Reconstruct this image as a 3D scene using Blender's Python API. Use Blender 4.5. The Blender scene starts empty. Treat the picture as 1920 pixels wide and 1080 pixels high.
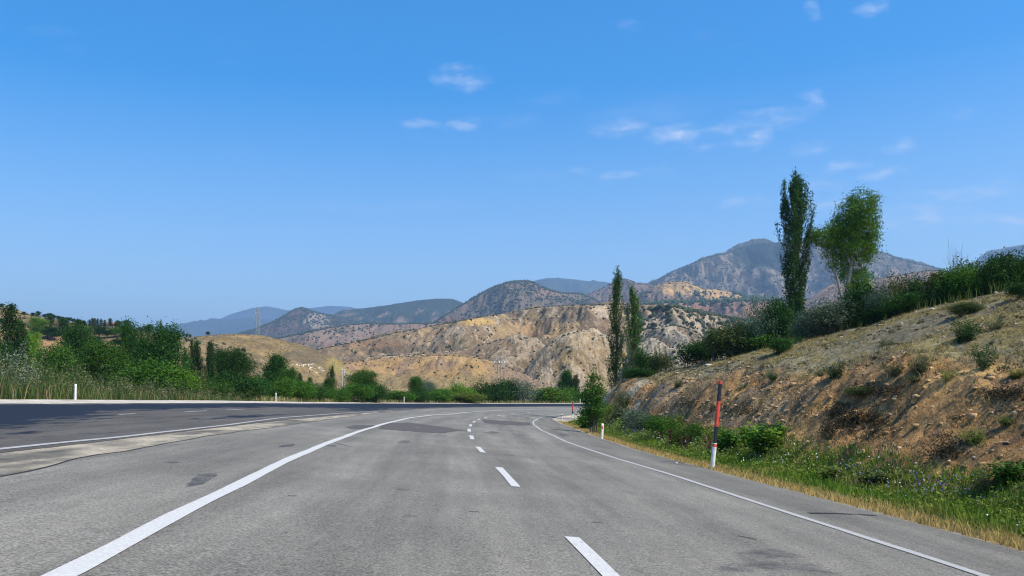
import bpy, math, random
import numpy as np

sc = bpy.context.scene
# ------------------------------------------------------------------ camera
F, YH, CH = 1700.0, 754.0, 1.4            # focal length in px of a 1920 frame, horizon row, eye height
cam = bpy.data.cameras.new('camera'); camo = bpy.data.objects.new('camera', cam)
sc.collection.objects.link(camo); sc.camera = camo
camo.location = (0, 0, CH); camo.rotation_euler = (math.radians(90), 0, 0)
cam.sensor_width = 36; cam.lens = 36 * F / 1920; cam.shift_y = (YH - 540) / 1920
cam.clip_start = 0.1; cam.clip_end = 90000
# ------------------------------------------------------------------ world, sun, exposure
SUN_AZ, SUN_EL = math.radians(120), math.radians(54)
w = bpy.data.worlds.new('World'); sc.world = w; w.use_nodes = True
wn, wl = w.node_tree.nodes, w.node_tree.links
wn.clear()
out = wn.new('ShaderNodeOutputWorld'); bg = wn.new('ShaderNodeBackground'); bg.inputs[1].default_value = 0.115
sky = wn.new('ShaderNodeTexSky'); sky.sky_type = 'NISHITA'; sky.sun_disc = False
sky.sun_elevation = SUN_EL; sky.sun_rotation = SUN_AZ; sky.altitude = 700; sky.air_density = 1.0; sky.dust_density = 1.9; sky.ozone_density = 2.2
hsv = wn.new('ShaderNodeHueSaturation'); hsv.inputs['Saturation'].default_value = 1.58; hsv.inputs['Value'].default_value = 1.64
wl.new(sky.outputs[0], hsv.inputs['Color'])
tc = wn.new('ShaderNodeTexCoord')
sz_ = wn.new('ShaderNodeSeparateXYZ'); wl.new(tc.outputs['Generated'], sz_.inputs[0])      # clear sky deepens with height, hazier low down, all round
sr_ = wn.new('ShaderNodeMapRange'); sr_.inputs[1].default_value = .04; sr_.inputs[2].default_value = .40; sr_.inputs[3].default_value = 1.12; sr_.inputs[4].default_value = 1.68
wl.new(sz_.outputs['Z'], sr_.inputs[0]); wl.new(sr_.outputs[0], hsv.inputs['Saturation'])
CLOUDS = [(868,147,40,15,.5),(850,135,20,10,.4),(783,231,34,8,.4),(874,235,28,9,.42),(1175,238,34,11,.5),(1140,243,34,9,.2),(1272,250,42,12,.62),(1350,246,40,8,.3),
 (1408,258,32,17,.62),(1440,226,52,14,.5),(1515,194,22,15,.5),(1317,277,30,7,.35),(1515,280,32,9,.25),(1688,274,27,9,.42),(1587,311,28,9,.42),(1660,325,24,9,.45),
 (1165,330,36,8,.42),(1085,321,30,7,.15),(1397,378,34,10,.32),(1548,342,36,11,.28),(1715,410,85,20,.4),(1560,385,60,14,.3),(1815,362,105,11,.36),(1870,415,90,9,.42),
 (1230,320,28,7,.18),(1640,8,24,13,.4),(1525,22,16,13,.35),(1175,52,20,9,.22),(1800,214,26,8,.2),(960,225,40,10,.12),(1000,330,60,8,.1)]
nz0 = wn.new('ShaderNodeTexNoise'); nz0.inputs['Scale'].default_value = 38; nz0.inputs['Detail'].default_value = 4
wl.new(tc.outputs['Generated'], nz0.inputs['Vector'])
vs = wn.new('ShaderNodeVectorMath'); vs.operation = 'MULTIPLY_ADD'; vs.inputs[1].default_value = (.05, .05, .02)
wl.new(nz0.outputs['Color'], vs.inputs[0])
off = wn.new('ShaderNodeVectorMath'); off.operation = 'ADD'; off.inputs[1].default_value = (-.025, -.025, -.010)
wl.new(tc.outputs['Generated'], off.inputs[0]); wl.new(off.outputs[0], vs.inputs[2])
acc = None
for (cx, cy, rx, ry, op) in CLOUDS:
    d = np.array([(cx - 960) / F, 1.0, -(cy - YH) / F]); L = np.linalg.norm(d); d /= L
    m = wn.new('ShaderNodeMapping'); m.vector_type = 'TEXTURE'
    m.inputs['Location'].default_value = d; m.inputs['Rotation'].default_value = (0, 0, -math.atan2(d[0], d[1]))
    m.inputs['Scale'].default_value = (1.6 * rx / F / L, .6, 1.6 * ry / F / L)
    g = wn.new('ShaderNodeTexGradient'); g.gradient_type = 'SPHERICAL'
    wl.new(vs.outputs[0], m.inputs[0]); wl.new(m.outputs[0], g.inputs[0])
    k = wn.new('ShaderNodeMath'); k.operation = 'MULTIPLY'; k.inputs[1].default_value = op * 1.05
    wl.new(g.outputs['Fac'], k.inputs[0])
    if acc is None: acc = k.outputs[0]
    else:
        a = wn.new('ShaderNodeMath'); a.operation = 'MAXIMUM'; wl.new(acc, a.inputs[0]); wl.new(k.outputs[0], a.inputs[1]); acc = a.outputs[0]
mp = wn.new('ShaderNodeMapping'); mp.inputs['Scale'].default_value = (5, 5, 22); wl.new(tc.outputs['Generated'], mp.inputs[0])
nz1 = wn.new('ShaderNodeTexNoise'); nz1.inputs['Scale'].default_value = 1.6; nz1.inputs['Detail'].default_value = 6
wl.new(mp.outputs[0], nz1.inputs['Vector'])
wisp = wn.new('ShaderNodeMapRange'); wisp.inputs[1].default_value = .62; wisp.inputs[2].default_value = .9; wisp.inputs[4].default_value = .12
wl.new(nz1.outputs['Fac'], wisp.inputs[0])
nzk = wn.new('ShaderNodeMapRange'); nzk.inputs[1].default_value = .40; nzk.inputs[2].default_value = .64; nzk.inputs[3].default_value = .16
nz2 = wn.new('ShaderNodeTexNoise'); nz2.inputs['Scale'].default_value = 48; nz2.inputs['Detail'].default_value = 5
mpc = wn.new('ShaderNodeMapping'); mpc.inputs['Scale'].default_value = (.8, .8, 2.6); wl.new(tc.outputs['Generated'], mpc.inputs[0]); wl.new(mpc.outputs[0], nz2.inputs['Vector']); wl.new(nz2.outputs['Fac'], nzk.inputs[0])
mu = wn.new('ShaderNodeMath'); mu.operation = 'MULTIPLY'; wl.new(acc, mu.inputs[0]); wl.new(nzk.outputs[0], mu.inputs[1])
ad = wn.new('ShaderNodeMath'); ad.operation = 'ADD'; ad.use_clamp = True; wl.new(mu.outputs[0], ad.inputs[0]); wl.new(wisp.outputs[0], ad.inputs[1])
mx = wn.new('ShaderNodeMixRGB'); mx.inputs[2].default_value = (6.6, 6.9, 8.2, 1)
wl.new(ad.outputs[0], mx.inputs[0]); wl.new(hsv.outputs[0], mx.inputs[1]); wl.new(mx.outputs[0], bg.inputs[0]); wl.new(bg.outputs[0], out.inputs[0])
sl = bpy.data.lights.new('sun', 'SUN'); so = bpy.data.objects.new('sun', sl); sc.collection.objects.link(so)
sl.energy = 5.0; sl.angle = math.radians(.53); sl.color = (1, .92, .77)
so.rotation_euler = (math.radians(90) - SUN_EL, 0, math.pi - SUN_AZ)
so.location = (60, -20, 80)
sc.view_settings.view_transform = 'Standard'; sc.view_settings.look = 'None'; sc.view_settings.exposure = 0.31; sc.view_settings.gamma = 1
sc.cycles.filter_width = 1.15; sc.cycles.max_bounces = 6; sc.cycles.transparent_max_bounces = 12; sc.cycles.volume_bounces = 0

# ------------------------------------------------------------------ noise
_rs = np.random.RandomState(11)
_perm = np.concatenate([_rs.permutation(512)] * 3)
_gr = np.stack([np.cos(_rs.rand(512) * 6.2832), np.sin(_rs.rand(512) * 6.2832)], 1)
_ga = _rs.rand(512) * 6.2832; _gr = np.stack([np.cos(_ga), np.sin(_ga)], 1)
def pn(x, y, seed=0):
    x = np.asarray(x, float) + seed * 17.31; y = np.asarray(y, float) - seed * 9.77
    xi = np.floor(x).astype(int); yi = np.floor(y).astype(int); fx = x - xi; fy = y - yi
    u = fx * fx * fx * (fx * (fx * 6 - 15) + 10); v = fy * fy * fy * (fy * (fy * 6 - 15) + 10)
    def g(a, b, dx, dy):
        h = _perm[(_perm[a & 511] + b) & 511]; q = _gr[h]; return q[..., 0] * dx + q[..., 1] * dy
    a = g(xi, yi, fx, fy); b = g(xi + 1, yi, fx - 1, fy); c = g(xi, yi + 1, fx, fy - 1); d = g(xi + 1, yi + 1, fx - 1, fy - 1)
    return 1.5 * ((a * (1 - u) + b * u) * (1 - v) + (c * (1 - u) + d * u) * v)
def fbm(x, y, o=4, seed=0):
    s = 0; a = 1; n = 0
    for k in range(o): s = s + a * pn(x * 2 ** k, y * 2 ** k, seed + k); n += a; a *= .5
    return s / n
def ridged(x, y, o=4, seed=0):
    s = 0; a = 1; n = 0
    for k in range(o): s = s + a * (1 - 2 * np.abs(pn(x * 2 ** k, y * 2 ** k, seed + k))); n += a; a *= .5
    return s / n
sst = lambda a, b, x: (lambda t: t * t * (3 - 2 * t))(np.clip((np.asarray(x, float) - a) / (b - a), 0, 1))
def mixc(a, b, m):
    a = np.asarray(a, float); b = np.asarray(b, float); return a + (b - a) * np.asarray(m)[..., None]

# ------------------------------------------------------------------ mesh helpers
COL = sc.collection
class MB:
    def __init__(s): s.v = []; s.f = {3: [], 4: []}; s.c = []; s.n = 0
    def add(s, V, Fa, C=None):
        V = np.asarray(V, float).reshape(-1, 3); Fa = np.asarray(Fa, int)
        s.v.append(V); s.f[Fa.shape[1]].append(Fa + s.n); s.n += len(V)
        C = np.ones((len(V), 3)) if C is None else np.broadcast_to(np.asarray(C, float), (len(V), 3))
        s.c.append(C)
    def mesh(s, name, m, smooth=False, uv=None):
        me = bpy.data.meshes.new(name)
        V = np.concatenate(s.v); C = np.concatenate(s.c)
        t = np.concatenate(s.f[3]) if s.f[3] else np.zeros((0, 3), int)
        q = np.concatenate(s.f[4]) if s.f[4] else np.zeros((0, 4), int)
        loops = np.concatenate([t.ravel(), q.ravel()])
        me.vertices.add(len(V)); me.vertices.foreach_set('co', V.ravel().astype(np.float32))
        me.loops.add(len(loops)); me.loops.foreach_set('vertex_index', loops.astype(np.int32))
        me.polygons.add(len(t) + len(q))
        st = np.concatenate([np.arange(len(t)) * 3, len(t) * 3 + np.arange(len(q)) * 4])
        me.polygons.foreach_set('loop_start', st.astype(np.int32))
        a = me.color_attributes.new('Col', 'FLOAT_COLOR', 'POINT')
        a.data.foreach_set('color', np.concatenate([C, np.ones((len(C), 1))], 1).ravel().astype(np.float32))
        if uv is not None:
            ul = me.uv_layers.new(name='UVMap'); ul.data.foreach_set('uv', uv[loops].ravel().astype(np.float32))
        if smooth: me.polygons.foreach_set('use_smooth', np.ones(len(t) + len(q), bool))
        me.update(calc_edges=True); me.validate()
        if m is not None: me.materials.append(m)
        return me
def grid_faces(nr, nc):
    i = np.arange(nr * nc).reshape(nr, nc)
    return np.stack([i[:-1, :-1], i[:-1, 1:], i[1:, 1:], i[1:, :-1]], -1).reshape(-1, 4)
def link(name, me, parent=None, **kw):
    o = bpy.data.objects.new(name, me); COL.objects.link(o)
    if parent is not None: o.parent = parent
    for k, v in kw.items(): o[k] = v
    return o
def empty(name, loc, label, category, group=None, rz=0, sc_=(1, 1, 1)):
    o = bpy.data.objects.new(name, None); COL.objects.link(o); o.empty_display_size = .2
    o.location = loc; o.rotation_euler = (0, 0, rz); o.scale = sc_; o['label'] = label; o['category'] = category
    if group: o['group'] = group
    return o
def tube(mb, pts, rad, n=6, C=None, cap=True):
    pts = np.asarray(pts, float); rad = np.broadcast_to(rad, (len(pts),)).astype(float)
    tg_ = np.gradient(pts, axis=0); tg_ /= np.linalg.norm(tg_, axis=1)[:, None] + 1e-9
    up = np.array([0.31, .95, .05]) if abs(tg_[0][2]) > .7 else np.array([0, 0, 1.])
    a = np.cross(tg_, up); a /= np.linalg.norm(a, axis=1)[:, None] + 1e-9; b = np.cross(tg_, a)
    th = np.arange(n) * 2 * np.pi / n
    V = pts[:, None] + rad[:, None, None] * (np.cos(th)[None, :, None] * a[:, None] + np.sin(th)[None, :, None] * b[:, None])
    k = len(pts); i = np.arange(k * n).reshape(k, n); j = np.roll(i, -1, 1)
    mb.add(V.reshape(-1, 3), np.stack([i[:-1], j[:-1], j[1:], i[1:]], -1).reshape(-1, 4), C)
    if cap:
        c = V[-1].mean(0); base = mb.n
        mb.add(np.vstack([V[-1], c]), [(x, (x + 1) % n, n) for x in range(n)], C)
def box(mb, c, s, C=None, rot=None):
    c = np.asarray(c, float); h = np.asarray(s, float) / 2
    V = np.array([(x, y, z) for x in (-1, 1) for y in (-1, 1) for z in (-1, 1)]) * h
    if rot is not None: V = V @ rot.T
    mb.add(V + c, [(0, 1, 3, 2), (4, 6, 7, 5), (0, 4, 5, 1), (2, 3, 7, 6), (0, 2, 6, 4), (1, 5, 7, 3)], C)
_ph = (1 + 5 ** .5) / 2
ICO_V = np.array([(-1, _ph, 0), (1, _ph, 0), (-1, -_ph, 0), (1, -_ph, 0), (0, -1, _ph), (0, 1, _ph), (0, -1, -_ph), (0, 1, -_ph), (_ph, 0, -1), (_ph, 0, 1), (-_ph, 0, -1), (-_ph, 0, 1)]) / 1.902
ICO_F = np.array([(0, 11, 5), (0, 5, 1), (0, 1, 7), (0, 7, 10), (0, 10, 11), (1, 5, 9), (5, 11, 4), (11, 10, 2), (10, 7, 6), (7, 1, 8), (3, 9, 4), (3, 4, 2), (3, 2, 6), (3, 6, 8), (3, 8, 9), (4, 9, 5), (2, 4, 11), (6, 2, 10), (8, 6, 7), (9, 8, 1)])
OCT_V = np.array([(1, 0, 0), (-1, 0, 0), (0, 1, 0), (0, -1, 0), (0, 0, 1), (0, 0, -1)], float)
OCT_F = np.array([(0, 2, 4), (2, 1, 4), (1, 3, 4), (3, 0, 4), (2, 0, 5), (1, 2, 5), (3, 1, 5), (0, 3, 5)])
def scatter_solids(mb, pos, size, cols, rs, proto=(ICO_V, ICO_F), squash=.8, jit=.25):
    n = len(pos); V0, F0 = proto; k = len(V0)
    a = rs.rand(n) * 6.28; ca, sa = np.cos(a), np.sin(a)
    V = V0[None] * (1 + jit * rs.randn(n, k, 1)) * size[:, None, None] * np.stack([.8 + .4 * rs.rand(n), .8 + .4 * rs.rand(n), squash * (.8 + .4 * rs.rand(n))], 1)[:, None]
    X = V[..., 0] * ca[:, None] - V[..., 1] * sa[:, None]; Y = V[..., 0] * sa[:, None] + V[..., 1] * ca[:, None]
    V = np.stack([X, Y, V[..., 2]], -1) + pos[:, None]
    Fa = F0[None] + (np.arange(n) * k)[:, None, None]
    mb.add(V.reshape(-1, 3), Fa.reshape(-1, 3), np.repeat(cols, k, 0))
def leaves(mb, pos, size, cols, rs, bias=None, ratio=.55):
    n = len(pos); a = rs.randn(n, 3); a[:, 2] *= .7; a /= np.linalg.norm(a, axis=1)[:, None]
    nrm = rs.randn(n, 3)
    if bias is not None: nrm += bias
    nrm[:, 2] += .5
    b = np.cross(nrm, a); b /= np.linalg.norm(b, axis=1)[:, None] + 1e-9
    s = np.broadcast_to(size, (n,))[:, None]
    V = np.stack([pos - a * s * .5, pos + b * s * ratio * .5, pos + a * s * .5, pos - b * s * ratio * .5], 1)
    mb.add(V.reshape(-1, 3), np.arange(n * 4).reshape(n, 4), np.repeat(cols, 4, 0))
def blades(mb, pos, h, wd, lean, cols, rs, tipcol=None):
    n = len(pos); a = rs.rand(n) * 6.283; d = np.stack([np.cos(a), np.sin(a), 0 * a], 1); l = rs.rand(n) * 6.283
    ln = np.stack([np.cos(l), np.sin(l), 0 * l], 1) * (lean * h * (.3 + .7 * rs.rand(n)))[:, None]
    up = np.array([0, 0, 1.])
    b0 = pos - d * wd[:, None] / 2; b1 = pos + d * wd[:, None] / 2
    m = pos + up * h[:, None] * .55 + ln * .35; m0 = m - d * wd[:, None] * .4; m1 = m + d * wd[:, None] * .4
    tp = pos + up * h[:, None] + ln
    V = np.stack([b0, b1, m1, m0, tp], 1); i = np.arange(n)[:, None] * 5
    base = mb.n
    tcl = cols if tipcol is None else tipcol
    C = np.stack([cols, cols, cols, cols, tcl], 1)
    mb.add(V.reshape(-1, 3), i + np.array([[0, 1, 2, 3]]), C.reshape(-1, 3))
    mb.f[3].append(i + np.array([[3, 2, 4]]) + base)

# ------------------------------------------------------------------ materials
def newmat(name):
    m = bpy.data.materials.new(name); m.use_nodes = True; n = m.node_tree.nodes; n.clear()
    o = n.new('ShaderNodeOutputMaterial'); p = n.new('ShaderNodeBsdfPrincipled'); m.node_tree.links.new(p.outputs[0], o.inputs[0])
    return m, n, m.node_tree.links, p, o
def nnoise(n, l, vec, scale, detail=4, rough=.55):
    t = n.new('ShaderNodeTexNoise'); t.inputs['Scale'].default_value = scale; t.inputs['Detail'].default_value = detail; t.inputs['Roughness'].default_value = rough
    l.new(vec, t.inputs['Vector']); return t
def maprange(n, l, src, a, b, c, d):
    r = n.new('ShaderNodeMapRange'); 
    for i, v in enumerate((a, b, c, d)): r.inputs[i + 1].default_value = v
    l.new(src, r.inputs[0]); return r.outputs[0]
def mulcol(n, l, c, f):
    v = n.new('ShaderNodeVectorMath'); v.operation = 'SCALE'; l.new(c, v.inputs[0]); l.new(f, v.inputs['Scale']); return v.outputs[0]
def mixn(n, l, f, a, b):
    x = n.new('ShaderNodeMixRGB')
    if hasattr(f, 'links'): l.new(f, x.inputs[0])
    else: x.inputs[0].default_value = f
    for i, q in ((1, a), (2, b)):
        if hasattr(q, 'links'): l.new(q, x.inputs[i])
        else: x.inputs[i].default_value = (*q, 1)
    return x.outputs[0]
def terrain_mat(name, scales, amt=.35, bump=.4, bscale=6, bdist=.05, rough=.95):
    """surface colour from the Col attribute, broken up by noise of the given scales"""
    m, n, l, p, o = newmat(name)
    at = n.new('ShaderNodeAttribute'); at.attribute_name = 'Col'; ge = n.new('ShaderNodeTexCoord'); vec = ge.outputs['Object']
    c = at.outputs['Color']
    for i, s in enumerate(scales):
        t = nnoise(n, l, vec, s, 5, .6)
        c = mulcol(n, l, c, maprange(n, l, t.outputs['Fac'], .3, .7, 1 - amt, 1 + amt))
    l.new(c, p.inputs['Base Color']); p.inputs['Roughness'].default_value = rough; p.inputs['Specular IOR Level'].default_value = .15
    if bump:
        t = nnoise(n, l, vec, bscale, 6, .65); b = n.new('ShaderNodeBump'); b.inputs['Strength'].default_value = bump; b.inputs['Distance'].default_value = bdist
        l.new(t.outputs['Fac'], b.inputs['Height']); l.new(b.outputs[0], p.inputs['Normal'])
    return m
def leaf_mat(name, col, trans=.24, var=.25):
    m, n, l, p, o = newmat(name)
    at = n.new('ShaderNodeAttribute'); at.attribute_name = 'Col'; oi = n.new('ShaderNodeObjectInfo')
    c = mixn(n, l, 1.0, at.outputs['Color'], col); c.node.blend_type = 'MULTIPLY'
    c = mulcol(n, l, c, maprange(n, l, oi.outputs['Random'], 0, 1, 1 - var, 1 + var))
    l.new(c, p.inputs['Base Color']); p.inputs['Roughness'].default_value = .65; p.inputs['Specular IOR Level'].default_value = .12
    t = n.new('ShaderNodeBsdfTranslucent'); l.new(c, t.inputs[0]); x = n.new('ShaderNodeMixShader'); x.inputs[0].default_value = trans
    l.new(p.outputs[0], x.inputs[1]); l.new(t.outputs[0], x.inputs[2]); l.new(x.outputs[0], o.inputs[0])
    return m
def plain(name, col, rough=.6, var=.15, scale=8, metal=0):
    m, n, l, p, o = newmat(name); ge = n.new('ShaderNodeTexCoord'); t = nnoise(n, l, ge.outputs['Object'], scale, 5)
    rgb = n.new('ShaderNodeRGB'); rgb.outputs[0].default_value = (*col, 1)
    l.new(mulcol(n, l, rgb.outputs[0], maprange(n, l, t.outputs['Fac'], .3, .7, 1 - var, 1 + var)), p.inputs['Base Color'])
    p.inputs['Roughness'].default_value = rough; p.inputs['Metallic'].default_value = metal; return m
def asphalt_mat(name, lo, hi, tar=None):
    m, n, l, p, o = newmat(name); ge = n.new('ShaderNodeTexCoord'); ob = ge.outputs['Object']; uv = ge.outputs['UV']
    f1 = nnoise(n, l, ob, 40, 2, .75); f2 = nnoise(n, l, ob, 11, 3, .75); f3 = nnoise(n, l, ob, .35, 4, .6)
    mp = n.new('ShaderNodeMapping'); mp.inputs['Scale'].default_value = (.06, 1.0, 1); l.new(uv, mp.inputs[0])
    f4 = nnoise(n, l, mp.outputs[0], 1.3, 4, .55)
    mp2 = n.new('ShaderNodeMapping'); mp2.inputs['Scale'].default_value = (.7, 6, 1); l.new(uv, mp2.inputs[0])
    f5 = nnoise(n, l, mp2.outputs[0], 1.1, 4, .6)
    c = mixn(n, l, maprange(n, l, f1.outputs['Fac'], .32, .68, 0, 1), lo, hi)
    c = mulcol(n, l, c, maprange(n, l, f2.outputs['Fac'], .3, .7, .87, 1.12))
    c = mulcol(n, l, c, maprange(n, l, f3.outputs['Fac'], .3, .7, .84, 1.14))
    c = mulcol(n, l, c, maprange(n, l, f4.outputs['Fac'], .3, .7, .74, 1.2))
    c = mulcol(n, l, c, maprange(n, l, f5.outputs['Fac'], .25, .75, .9, 1.1))
    if not tar:  # tyre-polished tracks and oily lane centres from the Col attribute
        at0 = n.new('ShaderNodeAttribute'); at0.attribute_name = 'Col'; sp0 = n.new('ShaderNodeSeparateColor'); l.new(at0.outputs['Color'], sp0.inputs[0]); c = mulcol(n, l, c, sp0.outputs[0])
    if tar:      # fresh bitumen in the tar attribute, with ragged streaky edges
        at = n.new('ShaderNodeAttribute'); at.attribute_name = 'Col'; sep = n.new('ShaderNodeSeparateColor'); l.new(at.outputs['Color'], sep.inputs[0])
        mp3 = n.new('ShaderNodeMapping'); mp3.inputs['Scale'].default_value = (.25, 2.2, 1); l.new(uv, mp3.inputs[0])
        f6 = nnoise(n, l, mp3.outputs[0], 1.2, 6, .65)
        s = n.new('ShaderNodeMath'); s.operation = 'ADD'; l.new(sep.outputs[0], s.inputs[0]); l.new(maprange(n, l, f6.outputs['Fac'], .25, .75, -.5, .5), s.inputs[1])
        k = maprange(n, l, s.outputs[0], .42, .62, 0, 1)
        c = mixn(n, l, k, c, tar)
        l.new(maprange(n, l, k, 0, 1, .9, .72), p.inputs['Roughness'])
    else: p.inputs['Roughness'].default_value = .88
    l.new(c, p.inputs['Base Color']); p.inputs['Specular IOR Level'].default_value = .25
    b = n.new('ShaderNodeBump'); b.inputs['Strength'].default_value = .35; b.inputs['Distance'].default_value = .01
    l.new(f1.outputs['Fac'], b.inputs['Height']); l.new(b.outputs[0], p.inputs['Normal'])
    return m
def decal_mat(name, col, scale=1.5, lo=.35, hi=.5, rough=.85, detail=6, mot=.2):
    """painted or patched sheet, worn through in ragged noise spots"""
    m, n, l, p, o = newmat(name); ge = n.new('ShaderNodeTexCoord'); t = nnoise(n, l, ge.outputs['Object'], scale, detail, .68); t2 = nnoise(n, l, ge.outputs['Object'], 30, 4, .7)
    at = n.new('ShaderNodeAttribute'); at.attribute_name = 'Col'; sep = n.new('ShaderNodeSeparateColor'); l.new(at.outputs['Color'], sep.inputs[0])
    s = n.new('ShaderNodeMath'); s.operation = 'ADD'; l.new(sep.outputs[0], s.inputs[0]); l.new(maprange(n, l, t.outputs['Fac'], .25, .75, -.5, .5), s.inputs[1])
    rgb = n.new('ShaderNodeRGB'); rgb.outputs[0].default_value = (*col, 1)
    l.new(mulcol(n, l, rgb.outputs[0], maprange(n, l, t2.outputs['Fac'], .3, .7, 1 - mot, 1 + mot)), p.inputs['Base Color']); p.inputs['Roughness'].default_value = rough; p.inputs['Specular IOR Level'].default_value = .2
    l.new(maprange(n, l, s.outputs[0], lo, hi, 0, 1), p.inputs['Alpha']); return m

M = {}
M['asphalt'] = asphalt_mat('asphalt', (.078, .074, .062), (.278, .259, .212))
M['asphalt_old'] = asphalt_mat('asphalt_old', (.042, .039, .035), (.140, .126, .104), tar=(.009, .010, .014))
M['gravel'] = terrain_mat('gravel', (1.2, 14), .28, .6, 25, .03)
M['soil'] = terrain_mat('soil', (.5, 4, 22), .34, 1.0, 7, .22)
M['hill'] = terrain_mat('hill', (.03, .16, .5), .24, 1.0, .35, 2.2)
M['far'] = terrain_mat('far', (.004, .02, .08), .18, 1.0, .03, 14.)
M['ground'] = terrain_mat('ground', (.02, .3), .25, 0)
M['paint'] = decal_mat('road_paint', (.50, .495, .465), 9, .16, .52, .7, mot=.16)
M['paint_worn'] = decal_mat('worn_road_paint', (.36, .355, .335), 8, .34, .7, .75, mot=.15)
M['patch'] = decal_mat('asphalt_patch', (.093, .082, .074), 1.4, .30, .55)
M['tar'] = decal_mat('tar_stain', (.085, .087, .093), 2.2, .35, 1.2)
M['crack_and_shadow'] = decal_mat('crack_and_shadow', (.03, .03, .03), 3, .3, .55)  # dark sheet for cracks and the painted pole shadow
M['bark'] = plain('bark', (.11, .085, .062), .95, .4, 9)
M['bark_pale'] = plain('bark_pale', (.30, .27, .22), .95, .3, 9)
M['deadwood'] = plain('deadwood', (.17, .14, .115), .95, .3, 9)
M['leaf_dark'] = leaf_mat('leaf_dark', (.025, .075, .010))
M['leaf_mid'] = leaf_mat('leaf_mid', (.052, .132, .012))
M['leaf_bright'] = leaf_mat('leaf_bright', (.100, .205, .016))
M['leaf_yellow'] = leaf_mat('leaf_yellow', (.16, .21, .03))
M['leaf_grey'] = leaf_mat('leaf_grey', (.095, .14, .085))
M['leaf_olive'] = leaf_mat('leaf_olive', (.070, .098, .026))
M['grass'] = leaf_mat('grass_blades', (1, 1, 1), .3, .0)
M['scrub'] = leaf_mat('scrub', (1, 1, 1), .0, .0)
M['stone'] = terrain_mat('stone', (6, 40), .2, .4, 30, .02)
M['white_plastic'] = plain('white_plastic', (.74, .72, .66), .6, .2, 7)
M['red'] = plain('red_paint', (.68, .075, .04), .55, .25, 9)
M['black'] = plain('black_paint', (.018, .022, .03), .45, .2, 14)
M['wood_pole'] = plain('pole_wood', (.34, .31, .27), .9, .2, 6)
M['concrete'] = plain('concrete', (.5, .48, .44), .9, .1, 3)
M['steel'] = plain('galvanised_steel', (.30, .31, .32), .6, .1, 3, .2)
M['insulator'] = plain('insulator', (.75, .75, .73), .3, .05, 3)
M['wall_pink'] = plain('wall_pink', (.62, .42, .33), .9, .08, .6)
M['wall_white'] = plain('wall_white', (.78, .76, .72), .9, .06, .6)
M['roof'] = plain('roof_tile', (.36, .14, .08), .9, .2, 2)
M['glass'] = plain('dark_pane', (.03, .035, .04), .15, .1, 2)

# ------------------------------------------------------------------ road alignment: t along the inner edge, e to the left of it
_ctrl = np.array([(7.2, -30), (6.9, -10), (6.55, 5), (6.3, 11), (6.0, 16), (5.4, 24.5), (4.75, 36), (4.45, 48), (4.3, 60), (4.2, 72), (4.15, 82), (4.0, 90)] + [(60 - 56 * np.cos(a), 90 + 56 * np.sin(a)) for a in np.radians(np.arange(5, 151, 5))])
def _cr(Pp, n=16):
    o_ = []
    for i in range(len(Pp) - 1):
        p0 = Pp[max(i - 1, 0)]; p1 = Pp[i]; p2 = Pp[i + 1]; p3 = Pp[min(i + 2, len(Pp) - 1)]
        for k in range(n):
            s = k / n; o_.append(.5 * ((2 * p1) + (-p0 + p2) * s + (2 * p0 - 5 * p1 + 4 * p2 - p3) * s * s + (-p0 + 3 * p1 - 3 * p2 + p3) * s ** 3))
    o_.append(Pp[-1]); return np.array(o_)
_c = _cr(_ctrl); _s = np.concatenate([[0], np.cumsum(np.hypot(*np.diff(_c, axis=0).T))])
TT = np.arange(0, _s[-1], .5); IC = np.stack([np.interp(TT, _s, _c[:, 0]), np.interp(TT, _s, _c[:, 1])], 1)
for _ in range(6): IC[1:-1] = (IC[:-2] + 2 * IC[1:-1] + IC[2:]) / 4
TT = TT - np.interp(0, IC[:, 1][:60], TT[:60])
TG = np.gradient(IC, axis=0); TG /= np.linalg.norm(TG, axis=1)[:, None]; NR = np.stack([-TG[:, 1], TG[:, 0]], 1)
def te(x, y):
    x = np.atleast_1d(x).astype(float); y = np.atleast_1d(y).astype(float); t = np.empty(x.shape); e = np.empty(x.shape)
    for a in range(0, len(x), 4000):
        d = x[a:a + 4000, None] - IC[None, :, 0]; f = y[a:a + 4000, None] - IC[None, :, 1]
        i = np.argmin(d * d + f * f, 1); r = np.arange(len(i))
        t[a:a + 4000] = TT[i] + d[r, i] * TG[i, 0] + f[r, i] * TG[i, 1]; e[a:a + 4000] = d[r, i] * NR[i, 0] + f[r, i] * NR[i, 1]
    return t, e
def PT(t, e):
    return np.interp(t, TT, IC[:, 0]) + e * np.interp(t, TT, NR[:, 0]), np.interp(t, TT, IC[:, 1]) + e * np.interp(t, TT, NR[:, 1])
ZI = lambda t: np.interp(t, [0, 80, 95, 110, 130, 160], [-.45, -.45, -.3, -.1, .0, .0])
ZO = lambda t: np.interp(t, [0, 30, 60, 85, 110, 140, 170], [1.5, 1.52, 1.53, 1.45, 1.36, 1.22, 1.2])
zr = lambda t, e: ZI(t) + (ZO(t) - ZI(t)) * e / 24.0
_dd = np.arange(4, 230, .1)
def onroad(px, py):
    u = px - 960; v = py - YH; t, e = te(u / F * _dd, _dd); g = CH - v / F * _dd - zr(t, e)
    k = np.where((g[:-1] > 0) & (g[1:] <= 0))[0][0]; a = g[k] / (g[k] - g[k + 1])
    return t[k] + a * (t[k + 1] - t[k]), e[k] + a * (e[k + 1] - e[k])
def onroads(l): return np.array([onroad(*p) for p in l])

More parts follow.
